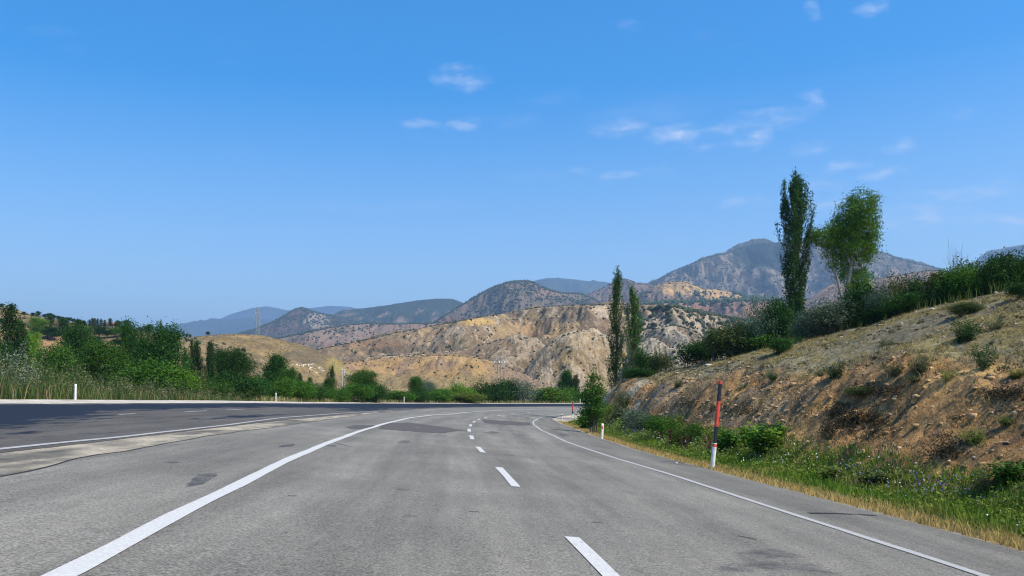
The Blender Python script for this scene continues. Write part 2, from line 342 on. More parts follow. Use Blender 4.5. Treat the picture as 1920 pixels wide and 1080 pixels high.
# ------------------------------------------------------------------ roadside hill (right): height over (t, q), q = metres right of the inner edge
_tk = [-30, 0, 21, 29, 45, 55, 65, 75, 80, 84, 90, 100, 130, 220]
HB = lambda t: np.interp(t, [0, 20, 60, 85], [2.6, 2.5, 2.3, 2.2])
HTQ = lambda t: np.interp(t, _tk, [7, 7, 6.6, 6.4, 6.0, 5.8, 5.5, 5, 4.6, 4.2, 4, 4, 4, 4])
HTZ = lambda t: np.interp(t, _tk, [2.2, 2.2, 1.95, 2.25, 2.4, 2.6, 2.7, 2.7, 2.5, 1.6, .6, .25, .2, .2])
HCQ = lambda t: np.interp(t, _tk, [30, 27, 25, 23.6, 20.8, 16.5, 13.8, 9.8, 7.2, 6, 7, 9, 9, 9])
HCZ = lambda t: np.interp(t, _tk, [9.4, 9.0, 8.5, 8.1, 7.25, 6.0, 5.1, 4.2, 3.4, 2.0, 1.0, .5, .4, .4])
def hill_z(t, q, noise=True):
    t = np.asarray(t, float); q = np.asarray(q, float)
    tw = t + 1.6 * pn(t * .09, q * .12, 3); zi = ZI(t); b = HB(tw); tq = np.maximum(HTQ(tw) + .9 * pn(t * .16, 0 * t, 5), b + .8); tz = HTZ(tw); cq = np.maximum(HCQ(tw), tq + .6); cz = HCZ(tw)
    zb = zi - .1
    def prof(q):
        s = np.clip((q - b) / (tq - b), 0, 1); bank = zb + (tz - zb) * (.4 * s + .6 * s * s * (3 - 2 * s))
        s2 = np.clip((q - tq) / (cq - tq), 0, 1); up = tz + (cz - tz) * s2
        bey = cz - .045 * (q - cq)
        v = np.where(q < 1.2, zi - .03 - .1 * q, zi - .15 - .06 * np.sin(np.clip((q - 1.2) / (b - 1.2), 0, 1) * np.pi) + .05 * np.clip((q - 1.2) / (b - 1.2), 0, 1))
        return np.where(q < b, v, np.where(q < tq, bank, np.where(q < cq, up, bey)))
    z = sum(prof(q + k) for k in (-.5, -.25, 0, .25, .5)) / 5
    z = np.where(q < .9, zi - .03 - .1 * q, z)
    if noise:
        wb = sst(2.3, 3.6, q) * (1 - sst(tq + .3, tq + 2.5, q)); wu = sst(tq - .5, tq + 2, q); far = 1 - .75 * sst(82, 92, t)
        g = ridged(t * .42 + .35 * q, q * .10 - .12 * t, 4, 21)
        z = z + far * wb * (.55 * fbm(t * .22, q * .3, 3, 8) + .28 * g + .22 * fbm(t * 1.1, q * 1.1, 5, 31) + .10 * ridged(t * 1.9 + q, q * 1.3, 3, 33) + .06 * pn(t * 4.2, q * 4.2, 5))
        z = z + far * wu * (.30 * fbm(t * .13, q * .16, 3, 12) + .10 * fbm(t * .9, q * .9, 3, 14) + .03 * pn(t * 3.6, q * 3.6, 6))
        z = z + .04 * sst(.6, 1.5, q) * pn(t * 1.4, q * 1.4, 9)
        def bumpy(t0, q0, rt, rq, a): return a * np.exp(-((t - t0) / rt) ** 2 - ((q - q0) / rq) ** 2)
        z = z + bumpy(27.5, 6.4, 1.8, 1.3, .42) + bumpy(24.6, 4.6, .8, .7, -.5) + bumpy(23.4, 5.4, 1.6, .9, .22) + bumpy(44, 3.9, .7, .6, -.55) + bumpy(48, 4.4, 1.6, .8, .3) + bumpy(56, 3.6, .8, .6, -.45) + bumpy(38, 4.2, 1.3, .7, -.4)
    return z
def ground_z(x, y):
    t, e = te(x, y); o_ = np.where(e > 24.2, ZO(t) - .04 - np.clip((e - 25.5) * .22, 0, 4.0) , zr(t, e))
    return np.where(e < 0, hill_z(t, -e), o_)

def strip(name, ts, es0, es1, n, zf, colf, m, parent=None, kind='structure', dz=0.0, smooth=True):
    ts = np.asarray(ts, float); s = np.linspace(0, 1, n); e = np.asarray(es0)[:, None] * (1 - s) + np.asarray(es1)[:, None] * s
    t = np.repeat(ts[:, None], n, 1); x, y = PT(t.ravel(), e.ravel()); z = zf(t.ravel(), e.ravel()) + dz
    mb = MB(); mb.add(np.stack([x, y, z], 1), grid_faces(len(ts), n)[:, ::-1], colf(t.ravel(), e.ravel()) if colf else None)
    me = mb.mesh(name, m, smooth, uv=np.stack([t.ravel(), e.ravel()], 1))
    return link(name, me, parent, **({'kind': kind} if kind else {}))

# boundaries of the carriageways, traced where they lie on the road
LOW = onroads([(0, 893), (83, 875), (167, 855), (250, 842), (333, 827), (413, 814), (513, 801), (600, 788.6), (696, 775.6)])
eg1 = lambda t: np.interp(t, np.r_[-30, 0, LOW[:, 0], 78, 100, 250], np.r_[11.9, 12.0, LOW[:, 1], 13.9, 13.6, 13.6]) + .10 * fbm(np.asarray(t) * .5, 0 * np.asarray(t), 3, 40) * (np.asarray(t) < 72)
eg2 = lambda t: np.maximum(np.interp(t, [-30, 15, 60, 78, 100, 250], [13.75, 13.6, 13.95, 13.92, 13.6, 13.6]) + .05 * fbm(np.asarray(t) * .5, 0 * np.asarray(t), 3, 44) * (np.asarray(t) < 72), eg1(t) + .002)
tr = np.concatenate([np.arange(-25, 4, 1), np.arange(4, 60, .25), np.arange(60, 235, .5)])
edge0 = -.05 + .06 * fbm(tr * .8, 0 * tr, 3, 50)
flat = lambda t, e: zr(t, e) + .012 * fbm(t * .12, e * .3, 2, 60)
def wearcol(t, e):
    k = np.ones(len(t)); jt = .18 * fbm(t * .05, 0 * t, 2, 61)
    for c0 in (np.interp(t, [10, 60, 90, 110], [3.9, 4.6, 3.8, 2.9]), np.interp(t, [10, 60, 90, 110], [7.7, 8.7, 7.4, 6.6]), np.interp(t, [10, 60, 90, 110], [11.2, 12., 11.3, 11])):
        k = k - (.09 + .06 * fbm(t * .12, e * .6, 3, 62)) * np.exp(-((e - c0 - jt) / .38) ** 2)
        for sgn in (-.95, .95): k = k + .06 * np.exp(-((e - c0 - jt - sgn) / .30) ** 2)
    k = k - .14 * np.exp(-((e - .05) / .35) ** 2) * (.5 + fbm(t * .4, e, 2, 63)); k = k * (1 - .10 * (e < np.interp(t, [10, 60, 90, 110], [1.8, 2.5, 1.5, 1.])))
    return np.stack([k, k, k], 1)
road = strip('road', tr, edge0, eg1(tr), 90, flat, wearcol, M['asphalt'])
def tarcol(t, e):
    a = np.exp(-((e - np.interp(t, [0, 20, 27, 34, 55, 75, 100, 250], [18.5, 18.7, 19.4, 20.3, 20.2, 18.8, 18.9, 18.9])) / np.interp(t, [0, 20, 27, 34, 55, 75, 100, 250], [2.6, 2.4, 2.0, 1.3, 1.4, 2.3, 3.4, 3.4])) ** 2) * np.interp(t, [0, 26, 34, 55, 75, 100, 250], [1.05, 1.0, .82, .78, .9, 1.5, 1.5])
    a = a + .5 * np.exp(-((t - 70) / 10) ** 2 - ((e - 15.6) / 1.0) ** 2) + .5 * np.exp(-((t - 38) / 7) ** 2 - ((e - 15.6) / .5) ** 2) + .2
    return np.stack([a, a, a], 1)
road2 = strip('road', tr, eg2(tr), 21.9 + .12 * fbm(tr * .3, 0 * tr, 3, 52), 50, flat, tarcol, M['asphalt_old'])
tm = tr[tr < 77]
def gcol(t, e):
    k = fbm(t * .35, e * 1.6, 4, 70); c = mixc((.34, .30, .225), (.19, .172, .135), sst(-.15, .3, k)); return mixc(c, (.075, .072, .066), sst(.10, .36, fbm(t * .16, e * .9, 3, 73) + .25 * fbm(t * .9, e * 3, 3, 74)) * .75)
median = strip('gravel_median', tm, eg1(tm), eg2(tm), 14, lambda t, e: flat(t, e) - .006, gcol, M['gravel'])
strip('gravel_shoulder', tr, 21.6 + 0 * tr, 24.9 + .3 * fbm(tr * .3, 0 * tr, 3, 53), 14, lambda t, e: zr(t, np.minimum(e, 24.2)) - .03, lambda t, e: mixc((.50, .46, .38), (.36, .32, .26), sst(-.2, .4, fbm(t * .5, e * 1.5, 4, 75))), M['gravel'])
def embz(t, e): return ZO(t) - .045 - np.clip((e - 25.5) * .22, 0, 4.0) + .12 * fbm(t * .3, e * .3, 3, 77) * sst(25, 27, e)
te_ = np.arange(-25, 232, 1.)
strip('embankment', te_, 24.4 + 0 * te_, 110 + 0 * te_, 80, embz, lambda t, e: mixc((.20, .17, .09), (.09, .11, .035), sst(-.2, .3, fbm(t * .2, e * .2, 4, 79))), M['soil'])

# fine roadside hill mesh
tl = np.concatenate([np.arange(-8, 8, .6), np.arange(8, 50, .12), np.arange(50, 92, .25), np.arange(92, 190, .9)])
ql = np.concatenate([np.arange(0, 10, .1), np.arange(10, 26, .25), np.arange(26, 53, 1.)])
tg2, qg2 = np.meshgrid(tl, ql, indexing='ij'); tf, qf = tg2.ravel(), qg2.ravel()
def hill_col(t, q):
    b = HB(t); tq = HTQ(t) + .9 * pn(t * .16, 0 * t, 5)
    n1 = fbm(t * .25, q * .3, 4, 81); n2 = fbm(t * .8, q * .8, 4, 83); n3 = fbm(t * .12, q * .2, 3, 85); n4 = fbm(t * 2.2, q * 2.2, 3, 87)
    red = mixc((.42, .235, .090), (.30, .185, .080), sst(-.25, .3, n2)); red = mixc(red, (.54, .33, .125), sst(.05, .38, n1)); red = mixc(red, (.25, .19, .115), .7 * sst(.08, .35, n3 + .4 * n2)); red = mixc(red, (.13, .095, .06), .8 * sst(.15, .33, fbm(t * 1.6 + q * .9, q * .7, 4, 84)))
    whit = sst(50, 60, t) * (1 - sst(80, 86, t)) * sst(-.1, .15, n1 + .3 * n2)
    red = mixc(red, (.42, .36, .26), .85 * whit)
    up = mixc((.205, .178, .108), (.265, .212, .082), sst(-.12, .22, fbm(t * .10 - q * .22, q * .25, 4, 89) + .35 * n2)); up = mixc(up, (.10, .092, .065), .8 * sst(.05, .35, n4)); up = mixc(up, (.40, .36, .28), sst(.36, .5, n2) * .6)
    c = mixc(red, up, sst(-.6, 1.0, q - tq + 1.2 * n2))
    verge = mixc((.13, .125, .045), (.24, .19, .085), sst(-.1, .3, n2))
    c = mixc(verge, c, sst(b - .2, b + .9, q + .6 * n1))
    c = mixc((.36, .28, .14), c, sst(.5, 1.1, q + .4 * n2))
    c = mixc((.40, .385, .35), c, sst(.16, .36, q + .18 * n2))
    sand = sst(84, 88, t) * (1 - sst(118, 126, t)) * (1 - sst(6, 10, q))
    c = mixc(c, mixc((.52, .44, .33), (.40, .33, .23), sst(-.1, .3, n2)), sand * sst(.05, .2, q))
    crest = np.exp(-((q - HCQ(t) + .5) / 1.0) ** 2) * sst(.0, .25, n2 + .3 * n4); c = mixc(c, (.46, .40, .29), .7 * crest * (q > tq + 1))
    return c
hx, hy = PT(tf, -qf); hz = hill_z(tf, qf)
mb = MB(); mb.add(np.stack([hx, hy, hz], 1), grid_faces(len(tl), len(ql)), hill_col(tf, qf))
rhill = link('roadside_hill', mb.mesh('roadside_hill', M['soil'], True, uv=np.stack([tf, qf], 1)), kind='structure')

# ground sheet to the horizon
gx = np.unique(np.round(np.concatenate([np.linspace(-400, 400, 81), np.sinh(np.linspace(-6, 6, 120)) / np.sinh(6) * 17500]), 1)); gy = np.unique(np.round(np.concatenate([np.linspace(-300, 700, 90), 700 + np.sinh(np.linspace(0, 5, 80)) / np.sinh(5) * 22000]), 1))
gX, gY = np.meshgrid(gx, gy); gz = -4.6 + 1.0 * fbm(gX / 160, gY / 160, 3, 91) - 1.5
mb = MB(); mb.add(np.stack([gX.ravel(), gY.ravel(), gz.ravel()], 1), grid_faces(len(gy), len(gx)), mixc((.20, .17, .09), (.10, .12, .05), sst(-.2, .3, fbm(gX.ravel() / 60, gY.ravel() / 60, 4, 93))))
link('ground', mb.mesh('ground', M['ground'], True), kind='structure')

# ------------------------------------------------------------------ hills and mountains
HILLS = {}
def hill(name, crest, D, front, back, nu, nv, colf, mat, big=.25, bigs=3., gul=.12, guls=20., fine=.03, zb=-8, seed=0, rough=1.0, gp=1.15, wig=.06, shear=None, bright=.72, rill=.012):
    crest = np.array(crest, float); u0, u1 = crest[0, 0] - 960, crest[-1, 0] - 960; us = np.linspace(u0, u1, nu)
    yy = np.interp(us, crest[:, 0] - 960, crest[:, 1])
    k = max(3, int(nu * 6 / (u1 - u0)) | 1); yy = np.convolve(np.pad(yy, k // 2, mode='edge'), np.ones(k) / k, 'valid')
    yy = yy + rough * (.9 * fbm(us * .05, 0 * us, 3, seed + 3) + .5 * pn(us * .35, 0 * us, seed + 5))
    Dw = D * (1 + wig * fbm(us * .006, 0 * us + .5, 2, seed + 1)); X = us / F * Dw; Zc = CH - (yy - YH) / F * Dw
    nf = int(nv * .82); p = np.concatenate([-(np.linspace(1, 0, nf) ** 1.35), np.linspace(0, 1, nv - nf + 1)[1:]])
    PP, XX = np.meshgrid(p, X, indexing='ij'); s = 1 - np.abs(PP); Dg = np.broadcast_to(Dw, PP.shape); Zg = np.broadcast_to(Zc, PP.shape)
    Hh = np.maximum(Zg - zb, .02 * D); yv = Dg + np.where(PP < 0, PP * front, PP * back)
    sc_ = F / D; a = XX * sc_ / 100; b = (yv - D) * sc_ / 100
    prof = np.sin(np.clip(s, 0, 1) * np.pi / 2) ** gp; wgt = np.clip(4 * s * (1 - s), 0, 1) ** .8
    z = zb + (Zg - zb) * prof + Hh * wgt * (.75 * big * fbm(a * bigs / 3, b * bigs / 5, 3, seed + 7))
    warp = .7 * fbm(a * 1.2, b * .8, 2, seed + 9)
    sh = 0. if shear is None else np.interp(XX / Dg * F + 960, *shear)
    global GULLY
    GULLY = ridged((a + sh * b) * guls / 6 + warp, b * guls / 45 + warp * .4, 3, seed + 11); z = z + Hh * wgt * .30 * gul * GULLY; fr = ridged((a + sh * b) * guls * .62 + 2 * warp, b * guls / 16 + warp, 4, seed + 15); z = z + Hh * wgt * rill * fr; GULLY = GULLY.ravel() + .6 * fr.ravel(); z = z + Hh * np.minimum(wgt * 2, 1) * .5 * fine * fbm(a * 9, b * 5, 3, seed + 13)
    slope = np.interp(XX / yv * F, us, (Zc - CH) / Dw); lim = CH + yv * (slope - .0004 - .02 * np.clip(1 - s, 0, 1) * np.abs(slope))
    z = np.where(PP < 0, np.minimum(z, lim), z)
    px = 960 + XX / yv * F; py = YH + (CH - z) / yv * F
    Cc = bright * np.array([1.06, .97, .83]) * np.asarray(colf(px.ravel(), py.ravel(), a.ravel(), b.ravel(), s.ravel(), seed))
    V = np.stack([XX.ravel(), yv.ravel(), z.ravel()], 1)
    mb = MB(); mb.add(V, grid_faces(len(p), nu), Cc); o = link(name, mb.mesh(name, M[mat], True), kind='structure')
    HILLS[name] = dict(V=V, px=px.ravel(), py=py.ravel(), s=s.ravel(), front=(PP < -.005).ravel(), a=a.ravel(), b=b.ravel(), D=D); return o
def hit(name, x, y):
    h = HILLS[name]; d = (h['px'] - x) ** 2 + (h['py'] - y) ** 2 + 1e9 * ~h['front']; i = np.argpartition(d, 60)[:60]
    i = i[d[i] < d[i].min() + 4]; i = i[np.argsort(h['V'][i, 1])][:1 + len(i) // 3]; return h['V'][i].mean(0)
def scrub_on(name, hills, n, smin, smax, cols, seed, thr=0., nscale=2.5, proto=(OCT_V, OCT_F), up=.35, lab=None, squash=.85, srange=(0.02, .999), boxes=None):
    rs = np.random.RandomState(seed); mb = MB()
    for hn, frac in hills:
        h = HILLS[hn]; ok = np.where(h['front'] & (h['s'] > srange[0]) & (h['s'] < srange[1]))[0]
        dens = fbm(h['a'][ok] * nscale, h['b'][ok] * nscale, 4, seed)
        keep = ok[dens + .25 * rs.randn(len(ok)) > thr]
        if boxes is not None:
            x, y = h['px'][keep], h['py'][keep]; mk = np.zeros(len(keep), bool)
            for (x0, y0, x1, y1) in boxes: mk |= (x > x0) & (x < x1) & (y > y0) & (y < y1)
            keep = keep[mk]
        wgt = 1. / (.15 + h['s'][keep]) ; i = rs.choice(keep, min(int(n * frac), len(keep) * 3), p=wgt / wgt.sum())
        dx = h['D'] / F * 1.5; pos = h['V'][i] + np.c_[rs.randn(len(i), 2) * dx * .6, 0 * i]
        sz = smin + (smax - smin) * rs.rand(len(i)) ** 2; pos[:, 2] += up * sz
        c = np.array(cols[0]) + (np.array(cols[1]) - np.array(cols[0])) * rs.rand(len(i), 1); scatter_solids(mb, pos, sz, c, rs, proto, squash)
    return link(name, mb.mesh(name, M['scrub']), kind='stuff', label=lab or 'scattered dark scrub', category='scrub')
def pal(base, alts, sc_=2.0):
    def f(px, py, a, b, s, seed):
        c = np.broadcast_to(np.array(base, float), (len(px), 3))
        for k, (col, thr, scale, amt) in enumerate(alts): c = mixc(c, col, amt * sst(thr, thr + .22, fbm(a * scale, b * scale, 4, seed + 30 + 7 * k)))
        return c
    return f
def ell(px, py, cx, cy, rx, ry, nz): return sst(-.35, .35, 1 - ((px - cx) / rx) ** 2 - ((py - cy) / ry) ** 2 + nz)
blue = pal((.05, .07, .04), [((.16, .14, .10), .25, 2, .6)])
hill('distant_mountain', [(330, 640), (380, 612), (430, 590), (470, 578), (500, 574), (540, 582), (580, 578), (620, 573), (660, 576), (720, 590), (800, 620)], 15500, 4000, 2000, 160, 40, blue, 'far', .2, seed=100)
hill('distant_mountain', [(180, 650), (250, 625), (300, 611), (352, 605), (400, 600), (440, 597), (470, 594), (500, 598), (560, 612), (620, 640)], 11500, 3000, 2000, 160, 50, blue, 'far', .3, seed=110)
hill('distant_mountain', [(900, 600), (960, 555), (998, 527), (1020, 522), (1050, 521), (1080, 524), (1110, 528), (1135, 528), (1170, 540), (1240, 575)], 9500, 2500, 2000, 160, 50, pal((.045, .065, .035), [((.18, .15, .10), .3, 3, .5)]), 'far', .2, seed=120)
hill('distant_mountain', [(1740, 540), (1790, 500), (1820, 492), (1850, 484), (1870, 470), (1890, 463), (1910, 460), (1960, 452), (2050, 470), (2150, 520)], 6500, 2000, 1500, 180, 60, pal((.17, .15, .12), [((.06, .08, .04), .1, 3, .8)]), 'far', .25, seed=130)
mt = pal((.20, .16, .125), [((.055, .075, .04), -.02, 2.2, .85), ((.34, .28, .21), .26, 5, .7)])
hill('forest_ridge', [(560, 640), (600, 600), (640, 582), (680, 578), (720, 573), (770, 565), (800, 561), (830, 559.5), (850, 561), (865, 566), (900, 585), (940, 620)], 5600, 1500, 1200, 240, 80, lambda px, py, a, b, s, sd: mixc(np.array([.045, .065, .033]) + np.zeros((len(px), 3)), (.38, .29, .20), .8 * sst(.05, .25, fbm(a * 3, b * 9, 4, sd + 50) - .35 * sst(590, 574, py))), 'far', .12, seed=140, bright=.6)
hill('pointed_mountain', [(400, 660), (440, 628), (480, 616), (515, 602), (540, 588), (553, 580), (563, 577), (574, 579), (592, 585), (620, 591), (660, 600), (700, 612), (780, 640)], 4500, 1200, 900, 300, 100,
     lambda px, py, a, b, s, sd: mixc(mt(px, py, a, b, s, sd) * .52, (.42, .37, .30), .8 * ell(px, py, 595, 602, 26, 16, .9 * fbm(a * 9, b * 3, 3, sd + 60)) * sst(.0, .35, ridged(a * 9, b * 2, 3, sd + 61))), 'far', .25, seed=150)
hill('foothill', [(400, 660), (470, 645), (520, 634), (560, 626), (600, 617), (650, 609), (690, 606), (730, 607), (790, 606), (830, 604), (870, 606), (930, 620), (1000, 640)], 2900, 900, 600, 340, 100, pal((.27, .205, .165), [((.32, .21, .15), .1, 2, .8), ((.09, .10, .055), .16, 3.2, .7), ((.42, .36, .27), .3, 5, .6)]), 'far', .3, seed=160)
hill('big_mountain', [(1120, 600), (1180, 556), (1222, 530), (1250, 515), (1270, 505), (1290, 497), (1320, 484), (1345, 477), (1365, 474), (1385, 466), (1410, 459), (1430, 455), (1455, 456), (1475, 453), (1500, 449), (1520, 449), (1560, 452), (1600, 460), (1640, 468), (1680, 482), (1710, 490), (1745, 499), (1790, 512), (1900, 545)], 5200, 1900, 1200, 460, 140,
     lambda px, py, a, b, s, sd: mixc(mixc(mixc(mt(px, py, a, b, s, sd) * .8, (.42, .36, .29), .85 * sst(.08, .3, fbm(a * 6, b * 6, 4, sd + 62) + .25 * GULLY)), (.035, .05, .028), .8 * sst(.08, .2, fbm(a * 22, b * 22, 3, sd + 68))), (.035, .055, .028), ell(px, py, 1425, 478, 55, 26, .8 * fbm(a * 5, b * 5, 3, sd + 64))), 'far', .42, 2.4, .2, 12, seed=170, bright=.58)
hill('center_mountain', [(760, 650), (790, 622), (815, 603), (840, 588), (860, 575), (880, 563), (905, 548), (925, 538), (950, 530), (975, 526), (995, 527), (1010, 535), (1035, 545), (1060, 550), (1085, 550), (1105, 556), (1130, 570), (1190, 600)], 3300, 900, 700, 360, 110,
     lambda px, py, a, b, s, sd: mixc(mixc(pal((.235, .20, .16), [((.15, .14, .10), .0, 3, .6)])(px, py, a, b, s, sd), (.36, .26, .19), ell(px, py, 1030, 549, 40, 7, .5 * fbm(a * 5, b * 5, 3, sd + 65))), (.30, .15, .10), .8 * ell(px, py, 850, 606, 70, 9, .8 * fbm(a * 5, b * 5, 3, sd + 66))), 'far', .22, seed=180, bright=.56)
hill('cone_ridge', [(1060, 585), (1090, 558), (1130, 540), (1150, 530), (1168, 521), (1180, 524), (1192, 530), (1215, 531), (1240, 536), (1300, 548), (1400, 565), (1480, 590)], 3900, 1000, 800, 280, 90, pal((.26, .20, .155), [((.09, .10, .06), .12, 3, .7), ((.38, .31, .24), .25, 4, .6)]), 'far', .25, seed=190, bright=.6)
def ochre(px, py, a, b, s, sd):
    c = pal((.28, .205, .155), [((.10, .10, .06), .1, 3, .75), ((.36, .22, .15), .2, 4, .7)])(px, py, a, b, s, sd); n = fbm(a * 6, b * 6, 3, sd + 67)
    return mixc(c, (.56, .39, .18), ell(px, py, 1275, 540, 48, 11, .6 * n)) if False else mixc(mixc(c, (.56, .39, .18), ell(px, py, 1275, 541, 48, 13, .5 * n)), (.56, .39, .18), ell(px, py, 1350, 550, 45, 11, .5 * n))
hill('ochre_foothill', [(1120, 600), (1180, 562), (1225, 538), (1250, 529), (1275, 527), (1300, 532), (1318, 542), (1340, 541), (1370, 546), (1400, 556), (1460, 566), (1600, 580), (1750, 600)], 3000, 800, 500, 360, 90, ochre, 'far', .18, seed=200)
hill('village_terrace', [(1000, 640), (1080, 600), (1150, 578), (1250, 567), (1350, 565), (1450, 562), (1550, 560), (1650, 560), (1800, 575), (1900, 600)], 2300, 700, 400, 360, 90, pal((.33, .205, .15), [((.40, .27, .20), .1, 4, .8), ((.11, .11, .06), .18, 3.5, .7)]), 'far', .22, gul=.25, seed=210)
hill('brown_hill', [(1440, 610), (1500, 578), (1530, 560), (1548, 546), (1570, 534), (1610, 528), (1660, 520), (1700, 513), (1735, 508), (1765, 507), (1810, 522), (1900, 560)], 2000, 600, 400, 280, 80, pal((.36, .26, .19), [((.13, .12, .075), .14, 3, .7), ((.46, .34, .25), .2, 4, .6)]), 'far', .22, seed=220)
def badlands(px, py, a, b, s, sd):
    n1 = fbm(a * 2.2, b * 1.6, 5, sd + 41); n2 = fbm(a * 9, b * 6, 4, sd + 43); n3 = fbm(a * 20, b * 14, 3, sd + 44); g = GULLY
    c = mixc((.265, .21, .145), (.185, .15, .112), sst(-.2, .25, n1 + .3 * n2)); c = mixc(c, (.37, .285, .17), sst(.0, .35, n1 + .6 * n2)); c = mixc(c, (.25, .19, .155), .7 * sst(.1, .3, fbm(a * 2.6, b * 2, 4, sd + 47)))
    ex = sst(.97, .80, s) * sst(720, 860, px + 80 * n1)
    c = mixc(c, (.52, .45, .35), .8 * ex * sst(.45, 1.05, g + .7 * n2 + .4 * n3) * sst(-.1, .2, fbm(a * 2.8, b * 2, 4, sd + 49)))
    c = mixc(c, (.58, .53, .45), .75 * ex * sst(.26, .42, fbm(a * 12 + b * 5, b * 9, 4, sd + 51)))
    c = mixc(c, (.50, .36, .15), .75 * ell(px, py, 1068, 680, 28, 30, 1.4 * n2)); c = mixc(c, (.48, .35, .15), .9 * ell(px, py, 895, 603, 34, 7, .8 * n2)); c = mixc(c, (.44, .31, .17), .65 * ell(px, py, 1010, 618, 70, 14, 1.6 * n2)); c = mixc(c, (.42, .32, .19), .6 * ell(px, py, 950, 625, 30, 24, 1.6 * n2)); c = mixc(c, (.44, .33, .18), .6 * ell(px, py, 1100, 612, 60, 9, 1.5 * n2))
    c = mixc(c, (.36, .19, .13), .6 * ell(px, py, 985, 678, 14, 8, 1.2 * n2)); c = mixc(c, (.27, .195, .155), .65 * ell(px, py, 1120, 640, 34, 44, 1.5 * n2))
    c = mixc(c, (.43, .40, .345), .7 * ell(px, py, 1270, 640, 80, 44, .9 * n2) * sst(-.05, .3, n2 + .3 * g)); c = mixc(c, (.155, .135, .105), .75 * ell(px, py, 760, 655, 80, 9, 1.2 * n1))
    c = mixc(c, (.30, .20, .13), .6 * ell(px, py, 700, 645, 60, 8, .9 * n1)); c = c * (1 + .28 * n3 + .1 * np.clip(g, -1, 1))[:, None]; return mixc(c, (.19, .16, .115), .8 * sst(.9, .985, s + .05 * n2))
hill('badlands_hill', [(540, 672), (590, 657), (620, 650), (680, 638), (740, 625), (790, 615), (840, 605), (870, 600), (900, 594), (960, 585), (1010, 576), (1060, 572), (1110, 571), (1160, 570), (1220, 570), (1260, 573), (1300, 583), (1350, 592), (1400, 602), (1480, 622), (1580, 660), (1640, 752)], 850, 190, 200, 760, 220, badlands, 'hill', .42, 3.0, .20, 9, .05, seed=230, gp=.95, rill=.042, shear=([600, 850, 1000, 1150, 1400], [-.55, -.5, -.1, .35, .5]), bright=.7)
def spurcol(base, ribs, ochre_, oa):
    def f(px, py, a, b, s, sd):
        n1 = fbm(a * 3, b * 2.5, 4, sd + 41); n2 = fbm(a * 10, b * 7, 4, sd + 43); n3 = fbm(a * 22, b * 15, 3, sd + 44); g = GULLY
        c = mixc(base, np.array(base) * .68, sst(-.2, .25, n1 + .4 * n2)); c = mixc(c, ochre_, oa * sst(-.1, .3, n1 + .3 * g + .4 * n2)); c = mixc(c, ribs, .8 * sst(.5, 1.1, g + .8 * n2 + .4 * n3)); return c * (1 + .28 * n3)[:, None]
    return f
hill('rocky_spur', [(560, 700), (620, 674), (700, 668), (780, 664), (850, 658), (900, 648), (940, 637), (975, 632), (1000, 636), (1030, 652), (1060, 682), (1090, 722), (1110, 756)], 690, 110, 100, 460, 110, spurcol((.235, .185, .13), (.50, .43, .33), (.30, .225, .15), .5), 'hill', .22, 3, .34, 9, .05, seed=270, gp=.9, rill=.05, shear=([600, 900, 1100], [-.6, -.5, .2]), bright=.7)
hill('ochre_spur', [(940, 756), (970, 712), (1000, 672), (1030, 645), (1060, 628), (1090, 620), (1115, 622), (1145, 636), (1180, 668), (1215, 716), (1235, 756)], 640, 90, 80, 340, 110, spurcol((.30, .23, .14), (.52, .46, .36), (.46, .33, .15), .6), 'hill', .2, 3, .36, 9, .05, seed=280, gp=.9, rill=.055, shear=([950, 1090, 1230], [-.5, 0, .5]), bright=.7)
hill('grey_spur', [(1120, 756), (1150, 705), (1180, 660), (1205, 632), (1235, 614), (1265, 609), (1300, 620), (1345, 648), (1400, 690), (1450, 756)], 610, 90, 80, 340, 110, spurcol((.26, .225, .175), (.50, .46, .39), (.33, .26, .175), .6), 'hill', .2, 3, .36, 9, .05, seed=290, gp=.9, rill=.055, shear=([1120, 1265, 1450], [-.3, .2, .6]), bright=.7)
hill('orange_hill', [(580, 700), (650, 680), (700, 673), (760, 668), (820, 666), (870, 667), (900, 672), (940, 683), (980, 700), (1020, 720), (1070, 752)], 560, 110, 60, 360, 90,
     lambda px, py, a, b, s, sd: mixc(mixc(mixc((.46, .32, .155), (.34, .25, .17), sst(-.1, .3, fbm(a * 3, b * 2, 4, sd + 41))), (.35, .28, .15), sst(695, 712, py + 14 * fbm(a * 3, b * 3, 3, sd))), (.30, .225, .165), sst(900, 960, px)), 'hill', .25, 2.5, .16, 12, .04, seed=240, shear=([600, 1000], [-.6, .2]), rill=.03)
hill('grassy_hill', [(240, 655), (300, 640), (340, 633), (400, 628), (440, 626), (480, 628), (520, 636), (560, 645), (590, 655), (620, 668), (650, 688), (680, 705), (710, 725), (750, 752)], 520, 200, 140, 420, 130,
     lambda px, py, a, b, s, sd: mixc(mixc(mixc((.34, .265, .13), (.255, .20, .12), sst(-.1, .25, fbm(a * 7, b * 5, 5, sd + 41))), (.21, .175, .12), .8 * ell(px, py, 575, 668, 45, 14, .7 * fbm(a * 5, b * 4, 3, sd + 42))), (.43, .36, .12), .7 * ell(px, py, 645, 682, 30, 20, .8 * fbm(a * 5, b * 4, 3, sd + 43))), 'hill', .12, 2.5, .05, 12, .03, seed=250)
